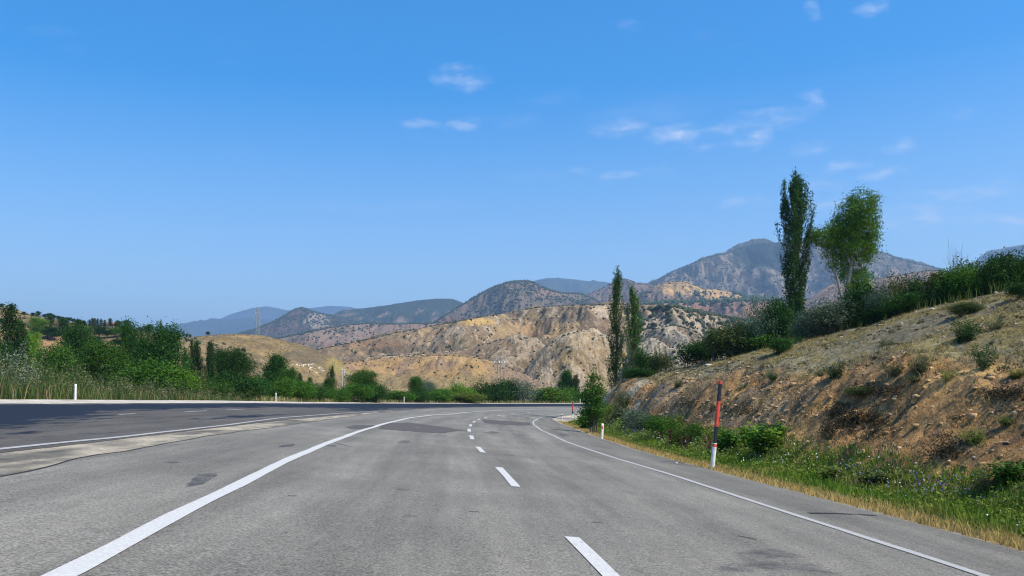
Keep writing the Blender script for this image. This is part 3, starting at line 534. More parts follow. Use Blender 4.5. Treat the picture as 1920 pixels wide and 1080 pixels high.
hill('field_hill', [(-160, 530), (-60, 556), (0, 573), (40, 588), (100, 598), (160, 608), (220, 617), (280, 622), (340, 632), (400, 638), (470, 660), (540, 700), (600, 760)], 430, 270, 150, 380, 130,
     lambda px, py, a, b, s, sd: mixc(mixc(mixc((.34, .26, .155), (.22, .18, .10), sst(-.1, .25, fbm(a * 4, b * 3, 4, sd + 41))), (.11, .12, .05), .7 * sst(.1, .3, fbm(a * 5, b * 4, 4, sd + 42))), (.42, .27, .165), ell(px, py, 85, 645, 45, 14, .2 * fbm(a * 5, b * 4, 3, sd + 43))), 'hill', .08, 2.5, .03, 10, .02, seed=260)
DK = ((.030, .045, .022), (.060, .075, .038))
scrub_on('mountain_scrub', [('center_mountain', 1)], 6500, 2.6, 5.6, DK, 5, -.25, lab='dark scrub dotted over the rounded central mountain', srange=(.1, .998))
scrub_on('mountain_scrub', [('big_mountain', 1)], 13000, 3.0, 7.5, DK, 6, -.12, lab='dark scrub dotted over the big right mountain', srange=(.1, .998))
scrub_on('mountain_scrub', [('pointed_mountain', 1)], 8500, 3.0, 6.5, DK, 7, -.15, lab='dark scrub over the pointed mountain at left', srange=(.15, .998))
scrub_on('mountain_scrub', [('foothill', .5), ('cone_ridge', .2), ('ochre_foothill', .12), ('village_terrace', .18)], 9000, 2.0, 5.0, DK, 8, -.08, lab='dark scrub dotted over the foothills', srange=(.1, .998))
scrub_on('mountain_scrub', [('brown_hill', 1)], 1400, 1.5, 3.5, DK, 9, 0., lab='dark scrub on the small brown hill at right', srange=(.1, .998))
scrub_on('village_trees', [('village_terrace', .6), ('ochre_foothill', .4)], 1500, 3.0, 6.5, ((.025, .045, .02), (.05, .075, .03)), 10, -.3, lab='dark band of trees around the distant village', squash=1.2, boxes=[(1200, 548, 1500, 575)])
scrub_on('hillside_scrub', [('badlands_hill', 1)], 3000, .35, 1.25, DK, 12, .2, 4., lab='dark shrubs dotted over the bare rocky badlands hill', proto=(ICO_V, ICO_F))
scrub_on('hillside_scrub', [('rocky_spur', .3), ('ochre_spur', .2), ('grey_spur', .5)], 1500, .3, 1.2, DK, 17, .0, lab='dark shrubs dotted over the rocky spurs before the badlands hill', proto=(ICO_V, ICO_F))
scrub_on('hillside_scrub', [('badlands_hill', 1)], 900, .9, 2.6, DK, 13, -.1, lab='denser dark shrubs on the right flank of the badlands hill', proto=(ICO_V, ICO_F), boxes=[(1190, 575, 1440, 640)])
scrub_on('hillside_scrub', [('orange_hill', 1)], 520, .25, .8, DK, 14, .0, lab='dark shrubs dotted over the low orange hill', proto=(ICO_V, ICO_F))
scrub_on('hillside_scrub', [('grassy_hill', 1)], 5200, .15, .42, ((.10, .10, .05), (.16, .13, .07)), 15, -.2, lab='small tufts dotted over the tan grassy hill', proto=(OCT_V, OCT_F))
scrub_on('hillside_scrub', [('field_hill', 1)], 900, .4, 1.3, DK, 16, -.05, lab='dark shrubs dotted over the far field slope at left', proto=(ICO_V, ICO_F))

# ------------------------------------------------------------------ road markings and patches (children of the road they are painted on)
def resample(pts, step):
    pts = np.asarray(pts, float); d = np.r_[0, np.cumsum(np.hypot(*np.diff(pts, axis=0).T))]; n = max(2, int(d[-1] / step) + 1); q = np.linspace(0, d[-1], n)
    return np.stack([np.interp(q, d, pts[:, 0]), np.interp(q, d, pts[:, 1])], 1)
def smooth1(p, k=5):
    q = p.copy()
    for _ in range(k): q[1:-1] = (q[:-2] + 2 * q[1:-1] + q[2:]) / 4
    return q
def line(name, pts, width, m, parent, dz=.008, wob=.02, strength=.76, seed=0, sm=6, step=.4):
    p = smooth1(resample(pts, step), sm); t, e = p[:, 0], p[:, 1]; x, y = PT(t, e); tn = np.gradient(np.stack([x, y], 1), axis=0); tn /= np.linalg.norm(tn, axis=1)[:, None]; nn = np.stack([-tn[:, 1], tn[:, 0]], 1)
    wv = width / 2 * (1 + .12 * pn(t * .7, 0 * t, seed)); ofs = wob * fbm(t * .25, 0 * t, 3, seed + 2)
    L_ = np.stack([x, y], 1) + nn * (wv + ofs)[:, None]; R_ = np.stack([x, y], 1) - nn * (wv - ofs)[:, None]; Cn = (L_ + R_) / 2
    row = np.stack([L_, Cn, R_], 1).reshape(-1, 2); tt, ee = te(row[:, 0], row[:, 1]); V = np.c_[row, flat(tt, ee) + dz]
    k = np.tile([strength * .92, strength * 1.05, strength * .92], len(p)); mb = MB(); mb.add(V, grid_faces(len(p), 3)[:, ::-1], np.stack([k, k, k], 1)); return link(name, mb.mesh(name, m, True), parent)
def poly(name, pts, m, parent, dz=.005, strength=.9, n=9):
    """irregular sheet: px outline laid on the road, fading at its rim"""
    te_p = onroads(pts); c = te_p.mean(0); r = resample(np.vstack([te_p, te_p[:1]]), .35)[:-1]
    r = r + .12 * np.stack([pn(r[:, 0] * 1.3, r[:, 1] * 1.3, 3), .5 * pn(r[:, 0] * 1.3, r[:, 1] * 1.3, 7)], 1); rings = [c + (r - c) * k for k in np.linspace(1, .08, n)]
    P_ = np.concatenate(rings); x, y = PT(P_[:, 0], P_[:, 1]); V = np.c_[x, y, flat(P_[:, 0], P_[:, 1]) + dz]; k = len(r); i = np.arange(n * k).reshape(n, k); j = np.roll(i, -1, 1)
    col = np.repeat(strength * np.r_[.25, .75, np.ones(n - 2)], k); mb = MB(); mb.add(V, np.stack([i[:-1], j[:-1], j[1:], i[1:]], -1).reshape(-1, 4), np.stack([col] * 3, 1))
    me = mb.mesh(name, m, True); return link(name, me, parent)
LS = onroads([(118, 1080), (267, 997), (413, 925), (550, 857), (610, 833), (660, 814), (700, 801), (727, 793), (767, 784), (813, 778), (860, 775), (893, 772)])
LS = np.vstack([[-12, LS[0, 1] - .5], LS, [112, 8.4], [125, 8.6], [150, 9], [190, 9]])
line('edge_line', LS, .18, M['paint'], road, wob=.03, seed=3, sm=5)
RS = onroads([(1850, 1082), (1740, 1047), (1615, 1006), (1527, 977), (1440, 949), (1326, 913), (1267, 893), (1207, 875), (1148, 857), (1104, 843), (1065, 830), (1036, 816), (1015, 807), (1001, 795.5), (999.5, 790), (1012, 784), (1038, 779)])
RS = np.vstack([[-12, 1.5], [2, 1.75], RS, [125, .9], [150, 1.2], [190, 1.2]]); line('edge_line', RS, .15, M['paint_worn'], road, wob=.03, seed=5, sm=8, strength=.95)
for k, (a, b) in enumerate([((1072, 1007), (1176, 1112)), ((935, 877), (967.5, 913)), ((895.5, 838), (906, 849)), ((883.5, 817), (886, 824)), ((879.5, 804), (880, 809.5)), ((883, 796), (881.5, 799.5)), ((890, 790), (887.5, 792.3)), ((899, 785.5), (896.5, 787)), ((913, 782.5), (908, 783.7)), ((939, 778.8), (933, 779.6)), ((966, 775.8), (959, 776.5)), ((994, 773.4), (988, 774))]):
    line('lane_dash', onroads([a, b]), .15, M['paint'], road, seed=20 + k, sm=1, strength=.76, wob=.0)
EL = onroads([(0, 842.7), (117, 830), (233, 819), (333, 807.7), (433, 796), (533, 783), (640, 775), (735, 770)]); line('edge_line', np.vstack([[-5, 14], [8, 13.95], EL]), .14, M['paint_worn'], road2, seed=40, strength=1.02, wob=.03)
for k, (a, b) in enumerate([((222, 777.6), (254, 776.2)), ((345, 772.6), (388, 770.4)), ((425, 769), (455, 767.6))]): line('lane_dash', onroads([a, b]), .12, M['paint_worn'], road2, seed=60 + k, sm=1, strength=.8)
poly('asphalt_patch', [(704, 804), (725, 793), (767, 792), (798, 796), (876, 807), (826, 813), (798, 811)], M['patch'], road)
poly('asphalt_patch', [(644, 801), (665, 797), (703, 797), (697, 804), (660, 805)], M['patch'], road)
poly('asphalt_patch', [(902, 786), (946, 789), (993, 792.5), (996, 798), (965, 798), (907, 794)], M['patch'], road)
tk_ = np.arange(-4, 70, .5); line('edge_crack', np.stack([tk_, eg1(tk_) - .03], 1), .04, M['crack_and_shadow'], road, dz=.005, seed=90, sm=0, strength=.75, wob=.02, step=.3)
for pts, s_ in [([(348, 908), (372, 890), (405, 884), (412, 890), (380, 908), (352, 916)], .75), ([(521, 840), (532, 834), (556, 832), (548, 838)], .85), ([(604, 834), (622, 833), (634, 836), (620, 839)], .7),
                ([(1330, 1079), (1355, 1042), (1430, 1022), (1520, 1040), (1580, 1079)], .5), ([(310, 868), (335, 865), (345, 869), (322, 871)], .7), ([(740, 832), (752, 825), (772, 826), (766, 832)], .5), ([(1040, 815), (1060, 813), (1072, 817), (1056, 820)], .55),
                ([(905, 811), (925, 808), (940, 812), (918, 814)], .6), ([(1090, 868), (1140, 872), (1150, 882), (1100, 878)], .35), ([(120, 1000), (160, 985), (210, 990), (160, 1015)], .3), ([(680, 960), (760, 950), (800, 975), (720, 990)], .3)]:
    poly('tar_stain', pts, M['tar'], road, strength=s_)
for k, (pts, wd) in enumerate([([(943, 853), (975, 855), (1006, 859)], .05), ([(745, 918), (768, 919)], .03), ([(878, 958), (897, 959)], .03), ([(610, 826), (660, 838), (700, 842)], .03), ([(1025, 800.5), (1045, 801.5), (1070, 803)], .1), ([(1237, 864.5), (1262, 866), (1282, 869)], .09), ([(1518, 962), (1560, 962), (1640, 966)], .12), ([(860, 769), (880, 771), (925, 775), (950, 776)], .12), ([(950, 777), (985, 783), (1000, 787)], .1), ([(540, 930), (557, 931)], .03), ([(1110, 978), (1128, 980)], .03), ([(1385, 1005), (1420, 1012)], .03), ([(285, 990), (300, 985)], .03)]):
    line('crack_and_shadow', onroads(pts), wd, M['crack_and_shadow'], road, dz=.006, seed=80 + k, sm=2, strength=.7, wob=.06, step=.15)  # cracks and dark streaks; one paints the cast shadow of the tall snow pole

# ------------------------------------------------------------------ plant prototypes
def ccols(n, rs, lo=.65, hi=1.35, warm=.12):
    k = lo + (hi - lo) * rs.rand(n); t = rs.randn(n) * warm; return np.stack([k * (1 + t), k, k * (1 - t)], 1)
def clump_crown(mb, lobes, rs, per=22, csize=.30, leaf=.16, top=None):
    """lobes: (cx,cy,cz, rx,ry,rz, clumps); leaves gathered in twig clumps, mostly near each lobe's surface"""
    for (cx, cy, cz, rx, ry, rz, n) in lobes:
        d = rs.randn(n, 3); d /= np.linalg.norm(d, axis=1)[:, None]; r = .45 + .6 * rs.rand(n) ** .6
        lump = 1 + .28 * pn(d[:, 0] * 1.8 + cx, d[:, 1] * 1.8 + d[:, 2] * 2.1 + cz, 3); c = np.array([cx, cy, cz]) + d * (r * lump)[:, None] * np.array([rx, ry, rz])
        cs = csize * (.6 + .8 * rs.rand(n)); k = np.repeat(np.arange(n), per)
        pos = c[k] + rs.randn(len(k), 3) * cs[k][:, None] * np.array([1, 1, .75]); cc = ccols(n, rs, .72, 1.28)[k] * ccols(len(k), rs, .75, 1.25, .06)
        pos = pos[pos[:, 2] > .02] if True else pos
        m_ = len(pos); leaves(mb, pos, leaf * (.7 + .6 * rs.rand(m_)), cc[:m_], rs, bias=.8 * d[k][:m_])
def limb(mb, rs, a, b, r0, r1, wob=.12, n=6, sides=6):
    a = np.array(a, float); b = np.array(b, float); s = np.linspace(0, 1, n)[:, None]; L_ = np.linalg.norm(b - a); p = a + (b - a) * s + np.r_[np.zeros((1, 3)), rs.randn(n - 1, 3) * wob * L_ / n] * [1, 1, .5]
    tube(mb, p, np.linspace(r0, r1, n), sides); return p
PROTO = {}
def reg(name, H, W, wood, crown, woodmat='bark', leafmat='leaf_mid'):
    if crown is not None and name != 'forked_tree':
        v = np.concatenate(crown.v); H = np.percentile(v[:, 2], 99.3); W = np.percentile(v[:, 0], 97.5) - np.percentile(v[:, 0], 2.5)
    PROTO[name] = dict(H=H, W=W, wood=wood.mesh(name + '_trunk', M[woodmat], True), crown=crown.mesh(name + '_crown', M[leafmat]) if crown is not None else None)
def make_poplar(name, seed, H=12., prof=None, nb=84, per=13, leaf=.15, gap=-.25, low=.06):
    """columnar poplar: steep branches hugging the trunk, leaves in sprays along each of them"""
    rs = np.random.RandomState(seed); wd = MB(); cr = MB()
    prof = prof or ([0, .1, .25, .5, .75, .9, 1], [.5, .75, .85, .9, .75, .45, .15]); zz = np.linspace(0, H * .98, 12); bend = np.cumsum(rs.randn(12, 2) * .05, 0)
    tube(wd, np.c_[bend, zz], np.linspace(.2, .02, 12), 8)
    axis = lambda z: np.stack([np.interp(z, zz, bend[:, 0]), np.interp(z, zz, bend[:, 1])], -1)
    C_ = []; S_ = []
    for k in range(nb):
        u = low + (.9 - low) * (k + rs.rand()) / nb; a = k * 2.4 + rs.randn() * .5; z0 = H * u
        if fbm(np.array([1.5 * np.cos(a) + 5]), np.array([z0 * .45 + 1.5 * np.sin(a)]), 2, seed + 4)[0] < gap: continue
        Rr = np.interp(min(u + .1, 1), *prof) * (.6 + .6 * rs.rand()); d = np.array([np.cos(a), np.sin(a)]); dz = min(.9 + 1.3 * Rr + .7 * rs.rand(), H * (1.0 - u) + .1); c = axis(z0)
        p = np.array([(*c, z0), (*(c + d * Rr * .45), z0 + dz * .22), (*(c + d * Rr * .8), z0 + dz * .5), (*(c + d * Rr * .97), z0 + dz * .78), (*(c + d * Rr * 1.0), z0 + dz)]); p[1:] += rs.randn(4, 3) * .06
        tube(wd, p, np.linspace(.04, .008, 5), 5); q = np.linspace(.22, 1.02, 8)
        for t_ in q: C_.append([np.interp(t_, np.linspace(0, 1, 5), p[:, i]) for i in range(3)]); S_.append((d[0], d[1], .0))
    for z_ in np.linspace(.8, 1., 10) * H: C_.append([*(axis(z_) + rs.randn(2) * .08), z_]); S_.append((0, 0, .3))
    for z_ in rs.rand(nb) * H * .8 + H * low: C_.append([*(axis(z_) + rs.randn(2) * .22), z_]); S_.append((0, 0, 0.))
    C_ = np.array(C_); S_ = np.array(S_); k = np.repeat(np.arange(len(C_)), per); pos = C_[k] + rs.randn(len(k), 3) * np.array([.12, .12, .17])
    leaves(cr, pos, leaf * (.65 + .7 * rs.rand(len(k))), ccols(len(C_), rs, .7, 1.3)[k] * ccols(len(k), rs, .75, 1.25, .06), rs, bias=S_[k] * .8); reg(name, H, 2 * max(prof[1]), wd, cr)
make_poplar('poplar_a', 1); make_poplar('poplar_b', 2, prof=([0, .15, .4, .7, .9, 1], [.6, 1.0, 1.2, 1.0, .6, .2]), nb=110); make_poplar('poplar_c', 3, gap=-.1)
make_poplar('poplar_big', 4, H=16., prof=([0, .08, .2, .38, .45, .55, .68, .8, .9, 1], [.8, .95, .95, .7, .75, 1.1, 1.45, 1.35, .8, .2]), nb=150, gap=-.2, low=.03, per=26)
make_poplar('poplar_thin', 5, H=13., prof=([0, .1, .2, .4, .6, .75, .9, 1], [.15, .5, .75, .85, .8, .6, .36, .14]), nb=100, gap=-.1, low=.11, per=14)
make_poplar('poplar_slim', 6, H=12., prof=([0, .1, .25, .5, .75, .9, 1], [.3, .6, .85, .9, .65, .4, .15]), nb=95, gap=-.1, low=.08, per=14)
def make_tree(name, seed, H=9., W=6., nl=9, per=26, ncl=74, leaf=.165, trunk=.2, dome=.62, csize=.34):
    rs = np.random.RandomState(seed); wd = MB(); cr = MB(); lob = []
    base = H * (1 - dome) ; tube(wd, [(0, 0, -.3), (.02, 0, base * .5), (.06, .03, base), (.1, .05, H * .72)], [trunk * 1.2, trunk, trunk * .8, trunk * .25], 8)
    for k in range(nl):
        a = k * 2.4 + rs.rand(); hh = (k + .5) / nl; z = base * .8 + (H - base * .8) * (.15 + .75 * hh); R = W / 2 * (.72 * np.sqrt(max(0, 1 - (hh * 1.05 - .35) ** 2 / .7)))
        r = R * (.35 + .45 * rs.rand()); c = (np.cos(a) * r, np.sin(a) * r, z); s = W * (.19 + .09 * rs.rand()) * (1.15 - .4 * hh); lob.append((*c, s, s, s * (.8 + .25 * rs.rand()), ncl)); limb(wd, rs, (.04, .02, base * (.7 + .4 * rs.rand())), c, trunk * .4, .02, .2)
    lob.append((.1, 0, H * .86, W * .16, W * .16, H * .13, ncl)); clump_crown(cr, lob, rs, per, csize, leaf); reg(name, H, W, wd, cr)
make_tree('tree_a', 11); make_tree('tree_b', 12, 9, 5.4, 10); make_tree('tree_c', 13, 9, 7.2, 11); make_tree('tree_cone', 14, 8, 4.2, 10, dome=.8)
def make_bush(name, seed, H=3., W=4., nl=8, per=22, ncl=52, leaf=.14, csize=.24):
    rs = np.random.RandomState(seed); wd = MB(); cr = MB(); lob = []
    for k in range(nl):
        a = k * 2.4 + rs.rand(); r = W / 2 * .62 * rs.rand() ** .5; z = H * (.28 + .45 * rs.rand() * (1 - r / W)); s = W * (.17 + .1 * rs.rand()); lob.append((np.cos(a) * r, np.sin(a) * r, z, s, s, min(s * .95, H - z), ncl)); limb(wd, rs, (.1 * rs.randn(), .1 * rs.randn(), -.15), (np.cos(a) * r, np.sin(a) * r, z), .05, .01, .2)
    lob.append((0, 0, H * .3, W * .3, W * .3, H * .3, ncl)); clump_crown(cr, lob, rs, per, csize, leaf); reg(name, H, W, wd, cr)
make_bush('bush_a', 21); make_bush('bush_b', 22, 3, 3.6, 9); make_bush('bush_c', 23, 3, 5, 10); make_bush('bush_loose', 24, 3, 3.6, 10, per=17, ncl=36, csize=.28, leaf=.13)
def make_shrub(name, seed, H=1.2, W=1.1, n=26, per=14, leaf=.06, sp=.1):
    """thin upright shrub: many stems carrying small leaves"""
    rs = np.random.RandomState(seed); wd = MB(); cr = MB(); P_ = []
    for k in range(n):
        a = rs.rand() * 6.283; r = W / 2 * rs.rand() ** .6; h = H * (.55 + .45 * rs.rand()) * (1 - .25 * r / (W / 2)); p = limb(wd, rs, (.05 * np.cos(a), .05 * np.sin(a), -.08), (np.cos(a) * r, np.sin(a) * r, h), .012, .004, .2, 6, 4)
        for q in np.linspace(.25, 1, 7):
            P_.append(np.array([np.interp(q, np.linspace(0, 1, 6), p[:, i]) for i in range(3)]))
    P_ = np.array(P_); k = np.repeat(np.arange(len(P_)), per); pos = P_[k] + rs.randn(len(k), 3) * sp * H * .55; pos[:, 2] = np.maximum(pos[:, 2], .01)
    leaves(cr, pos, leaf * (.7 + .6 * rs.rand(len(k))), ccols(len(P_), rs)[k], rs); reg(name, H, W, wd, cr, 'deadwood', 'leaf_olive')
make_shrub('shrub_a', 31); make_shrub('shrub_b', 32, n=20, per=10); make_shrub('weed', 33, 1.0, .8, 16, 16, .09, .12)
def make_bare(name, seed, H=3., W=2.4, n=9):
    rs = np.random.RandomState(seed); wd = MB()
    for k in range(n):
        a = rs.rand() * 6.283; r = W / 2 * rs.rand() ** .5; tip = (np.cos(a) * r, np.sin(a) * r, H * (.6 + .4 * rs.rand())); p = limb(wd, rs, (.06 * rs.randn(), .06 * rs.randn(), -.2), tip, .045, .01, .25, 8, 5)
        for j in range(9):
            q = p[3 + j % 5]; b = q + np.array([rs.randn() * .35, rs.randn() * .35, .25 + .5 * rs.rand()]) * H / 3; p2 = limb(wd, rs, q, b, .016, .005, .3, 5, 4)
            for i in range(3): limb(wd, rs, p2[2 + i % 3], p2[2 + i % 3] + rs.randn(3) * .16 * H / 3 + [0, 0, .2], .007, .003, .3, 3, 3)
    reg(name, H, W, wd, None, 'deadwood')
make_bare('bare_a', 41); make_bare('bare_b', 42, 3, 1.8, 7)
def make_big_tree():      # the open crowned, forked tree beside the tall poplar; sizes in metres at its own place
    rs = np.random.RandomState(55); wd = MB(); cr = MB(); m = .0482
    def p(x, y, dy=0.): return ((x - 1588) * m, dy, (700 - y) * m)
    tube(wd, [(0, 0, -.3), p(1588, 640), p(1587, 590), p(1584, 555), p(1588, 520), p(1597, 470), p(1602, 420), p(1605, 380)], [.34, .3, .27, .24, .2, .15, .1, .04], 8)
    tube(wd, [p(1584, 560), p(1576, 530, -.2), p(1566, 500, -.4), p(1556, 478, -.5), p(1546, 456, -.5), p(1535, 440, -.4)], [.17, .14, .11, .08, .05, .02], 7)
    tube(wd, [p(1586, 585, .1), p(1596, 555, .3), p(1606, 525, .5), p(1616, 495, .6), p(1624, 460, .6)], [.15, .12, .1, .07, .03], 7)
    tube(wd, [p(1592, 500), p(1580, 465, .5), p(1576, 430, .8), p(1580, 400, .8)], [.11, .08, .06, .02], 6)
    for k in range(26):
        a = p(1585 + 30 * rs.rand(), 400 + 110 * rs.rand(), rs.randn() * .5); limb(wd, rs, a, np.array(a) + [rs.randn() * 1.0, rs.randn() * 1.0, .5 + rs.rand()], .04, .01, .2, 5, 5)
    L_ = []
    for (x, y, rx, ry, n) in [(1610, 395, 26, 30, 130), (1590, 405, 24, 32, 110), (1625, 420, 22, 30, 90), (1582, 440, 24, 30, 80), (1612, 450, 30, 28, 110), (1632, 448, 15, 22, 40), (1548, 435, 26, 14, 70), (1530, 432, 12, 9, 26), (1565, 455, 20, 14, 40), (1600, 485, 18, 20, 36), (1613, 520, 16, 26, 60), (1620, 500, 14, 16, 30), (1576, 490, 10, 18, 16), (1590, 530, 10, 22, 22), (1562, 482, 9, 10, 10), (1572, 420, 14, 16, 40), (1600, 560, 12, 18, 22)]:
        L_.append((*p(x, y, rs.randn() * .5), rx * m * 1.12, rx * m * 1.1, ry * m * 1.05, n))
    clump_crown(cr, L_, rs, 40, .27, .155); reg('forked_tree', (700 - 360) * m, 135 * m, wd, cr, 'bark_pale')
make_big_tree()
def make_young():
    rs = np.random.RandomState(57); wd = MB(); cr = MB()
    for (a, h) in [((.05, 0), 3.9), ((-.2, .1), 3.2), ((.35, -.1), 2.9), ((-.45, 0), 2.6), ((.15, .3), 3.0)]: limb(wd, rs, (a[0] * .4, a[1] * .4, -.2), (a[0] * 1.3, a[1], h), .045, .012, .1, 8, 6)
    clump_crown(cr, [(0, 0, 1.75, .75, .75, .75, 110), (.25, 0, 2.4, .55, .55, .5, 60), (-.3, 0, 2.3, .5, .5, .5, 46), (.1, 0, 1.2, .6, .6, .4, 46), (-.15, 0, 3.2, .25, .25, .5, 14), (.12, 0, 3.5, .15, .15, .45, 9), (-.55, 0, 2.8, .14, .14, .4, 8), (.45, 0, 3.0, .2, .2, .35, 9)], rs, 16, .15, .12); reg('young_tree', 4., 2., wd, cr)
make_young()
_rng = random.Random(9)
def plant(proto, x, top, D, wpx, label, cat='tree', name=None, mat=None, group=None, zfun=None, base=None, rz=None):
    """stand a plant so that it reaches the row `top` at photo column x, D metres ahead"""
    X = (x - 960) / F * D
    if base is not None: z = base
    else: z = float((zfun or ground_z)(np.array([X]), np.array([D]))[0])
    p = PROTO[proto]; h = CH + (YH - top) / F * D - z; wm = wpx / F * D; s = wm / p['W']; zs = h / p['H']
    return put(proto, (X, D, z), s, zs, label, cat, name, mat, group, rz)
def put(proto, loc, s, zs, label, cat='shrub', name=None, mat=None, group=None, rz=None):
    p = PROTO[proto]; e = empty(name or cat, loc, label, cat, group, _rng.random() * 6.28 if rz is None else rz, (s, s, zs))
    if p['crown'] is None: link('branches', p['wood'], e); return e
    link('trunk' if cat == 'tree' else 'stems', p['wood'], e); c = link('crown' if cat == 'tree' else 'foliage', p['crown'], e)
    if mat: c.material_slots[0].link = 'OBJECT'; c.material_slots[0].material = M[mat]
    return e
D_, Md, Br, Gy, Ol, Ye = 'leaf_dark', 'leaf_mid', 'leaf_bright', 'leaf_grey', 'leaf_olive', 'leaf_yellow'
def crest_D(x):      # where the ridge crest stands along this photo column
    d = np.arange(20, 92, .25); t, e = te((x - 960) / F * d, d); z = np.where(e < 0, hill_z(t, -e), -9); return d[np.argmax((z - CH) / d)]
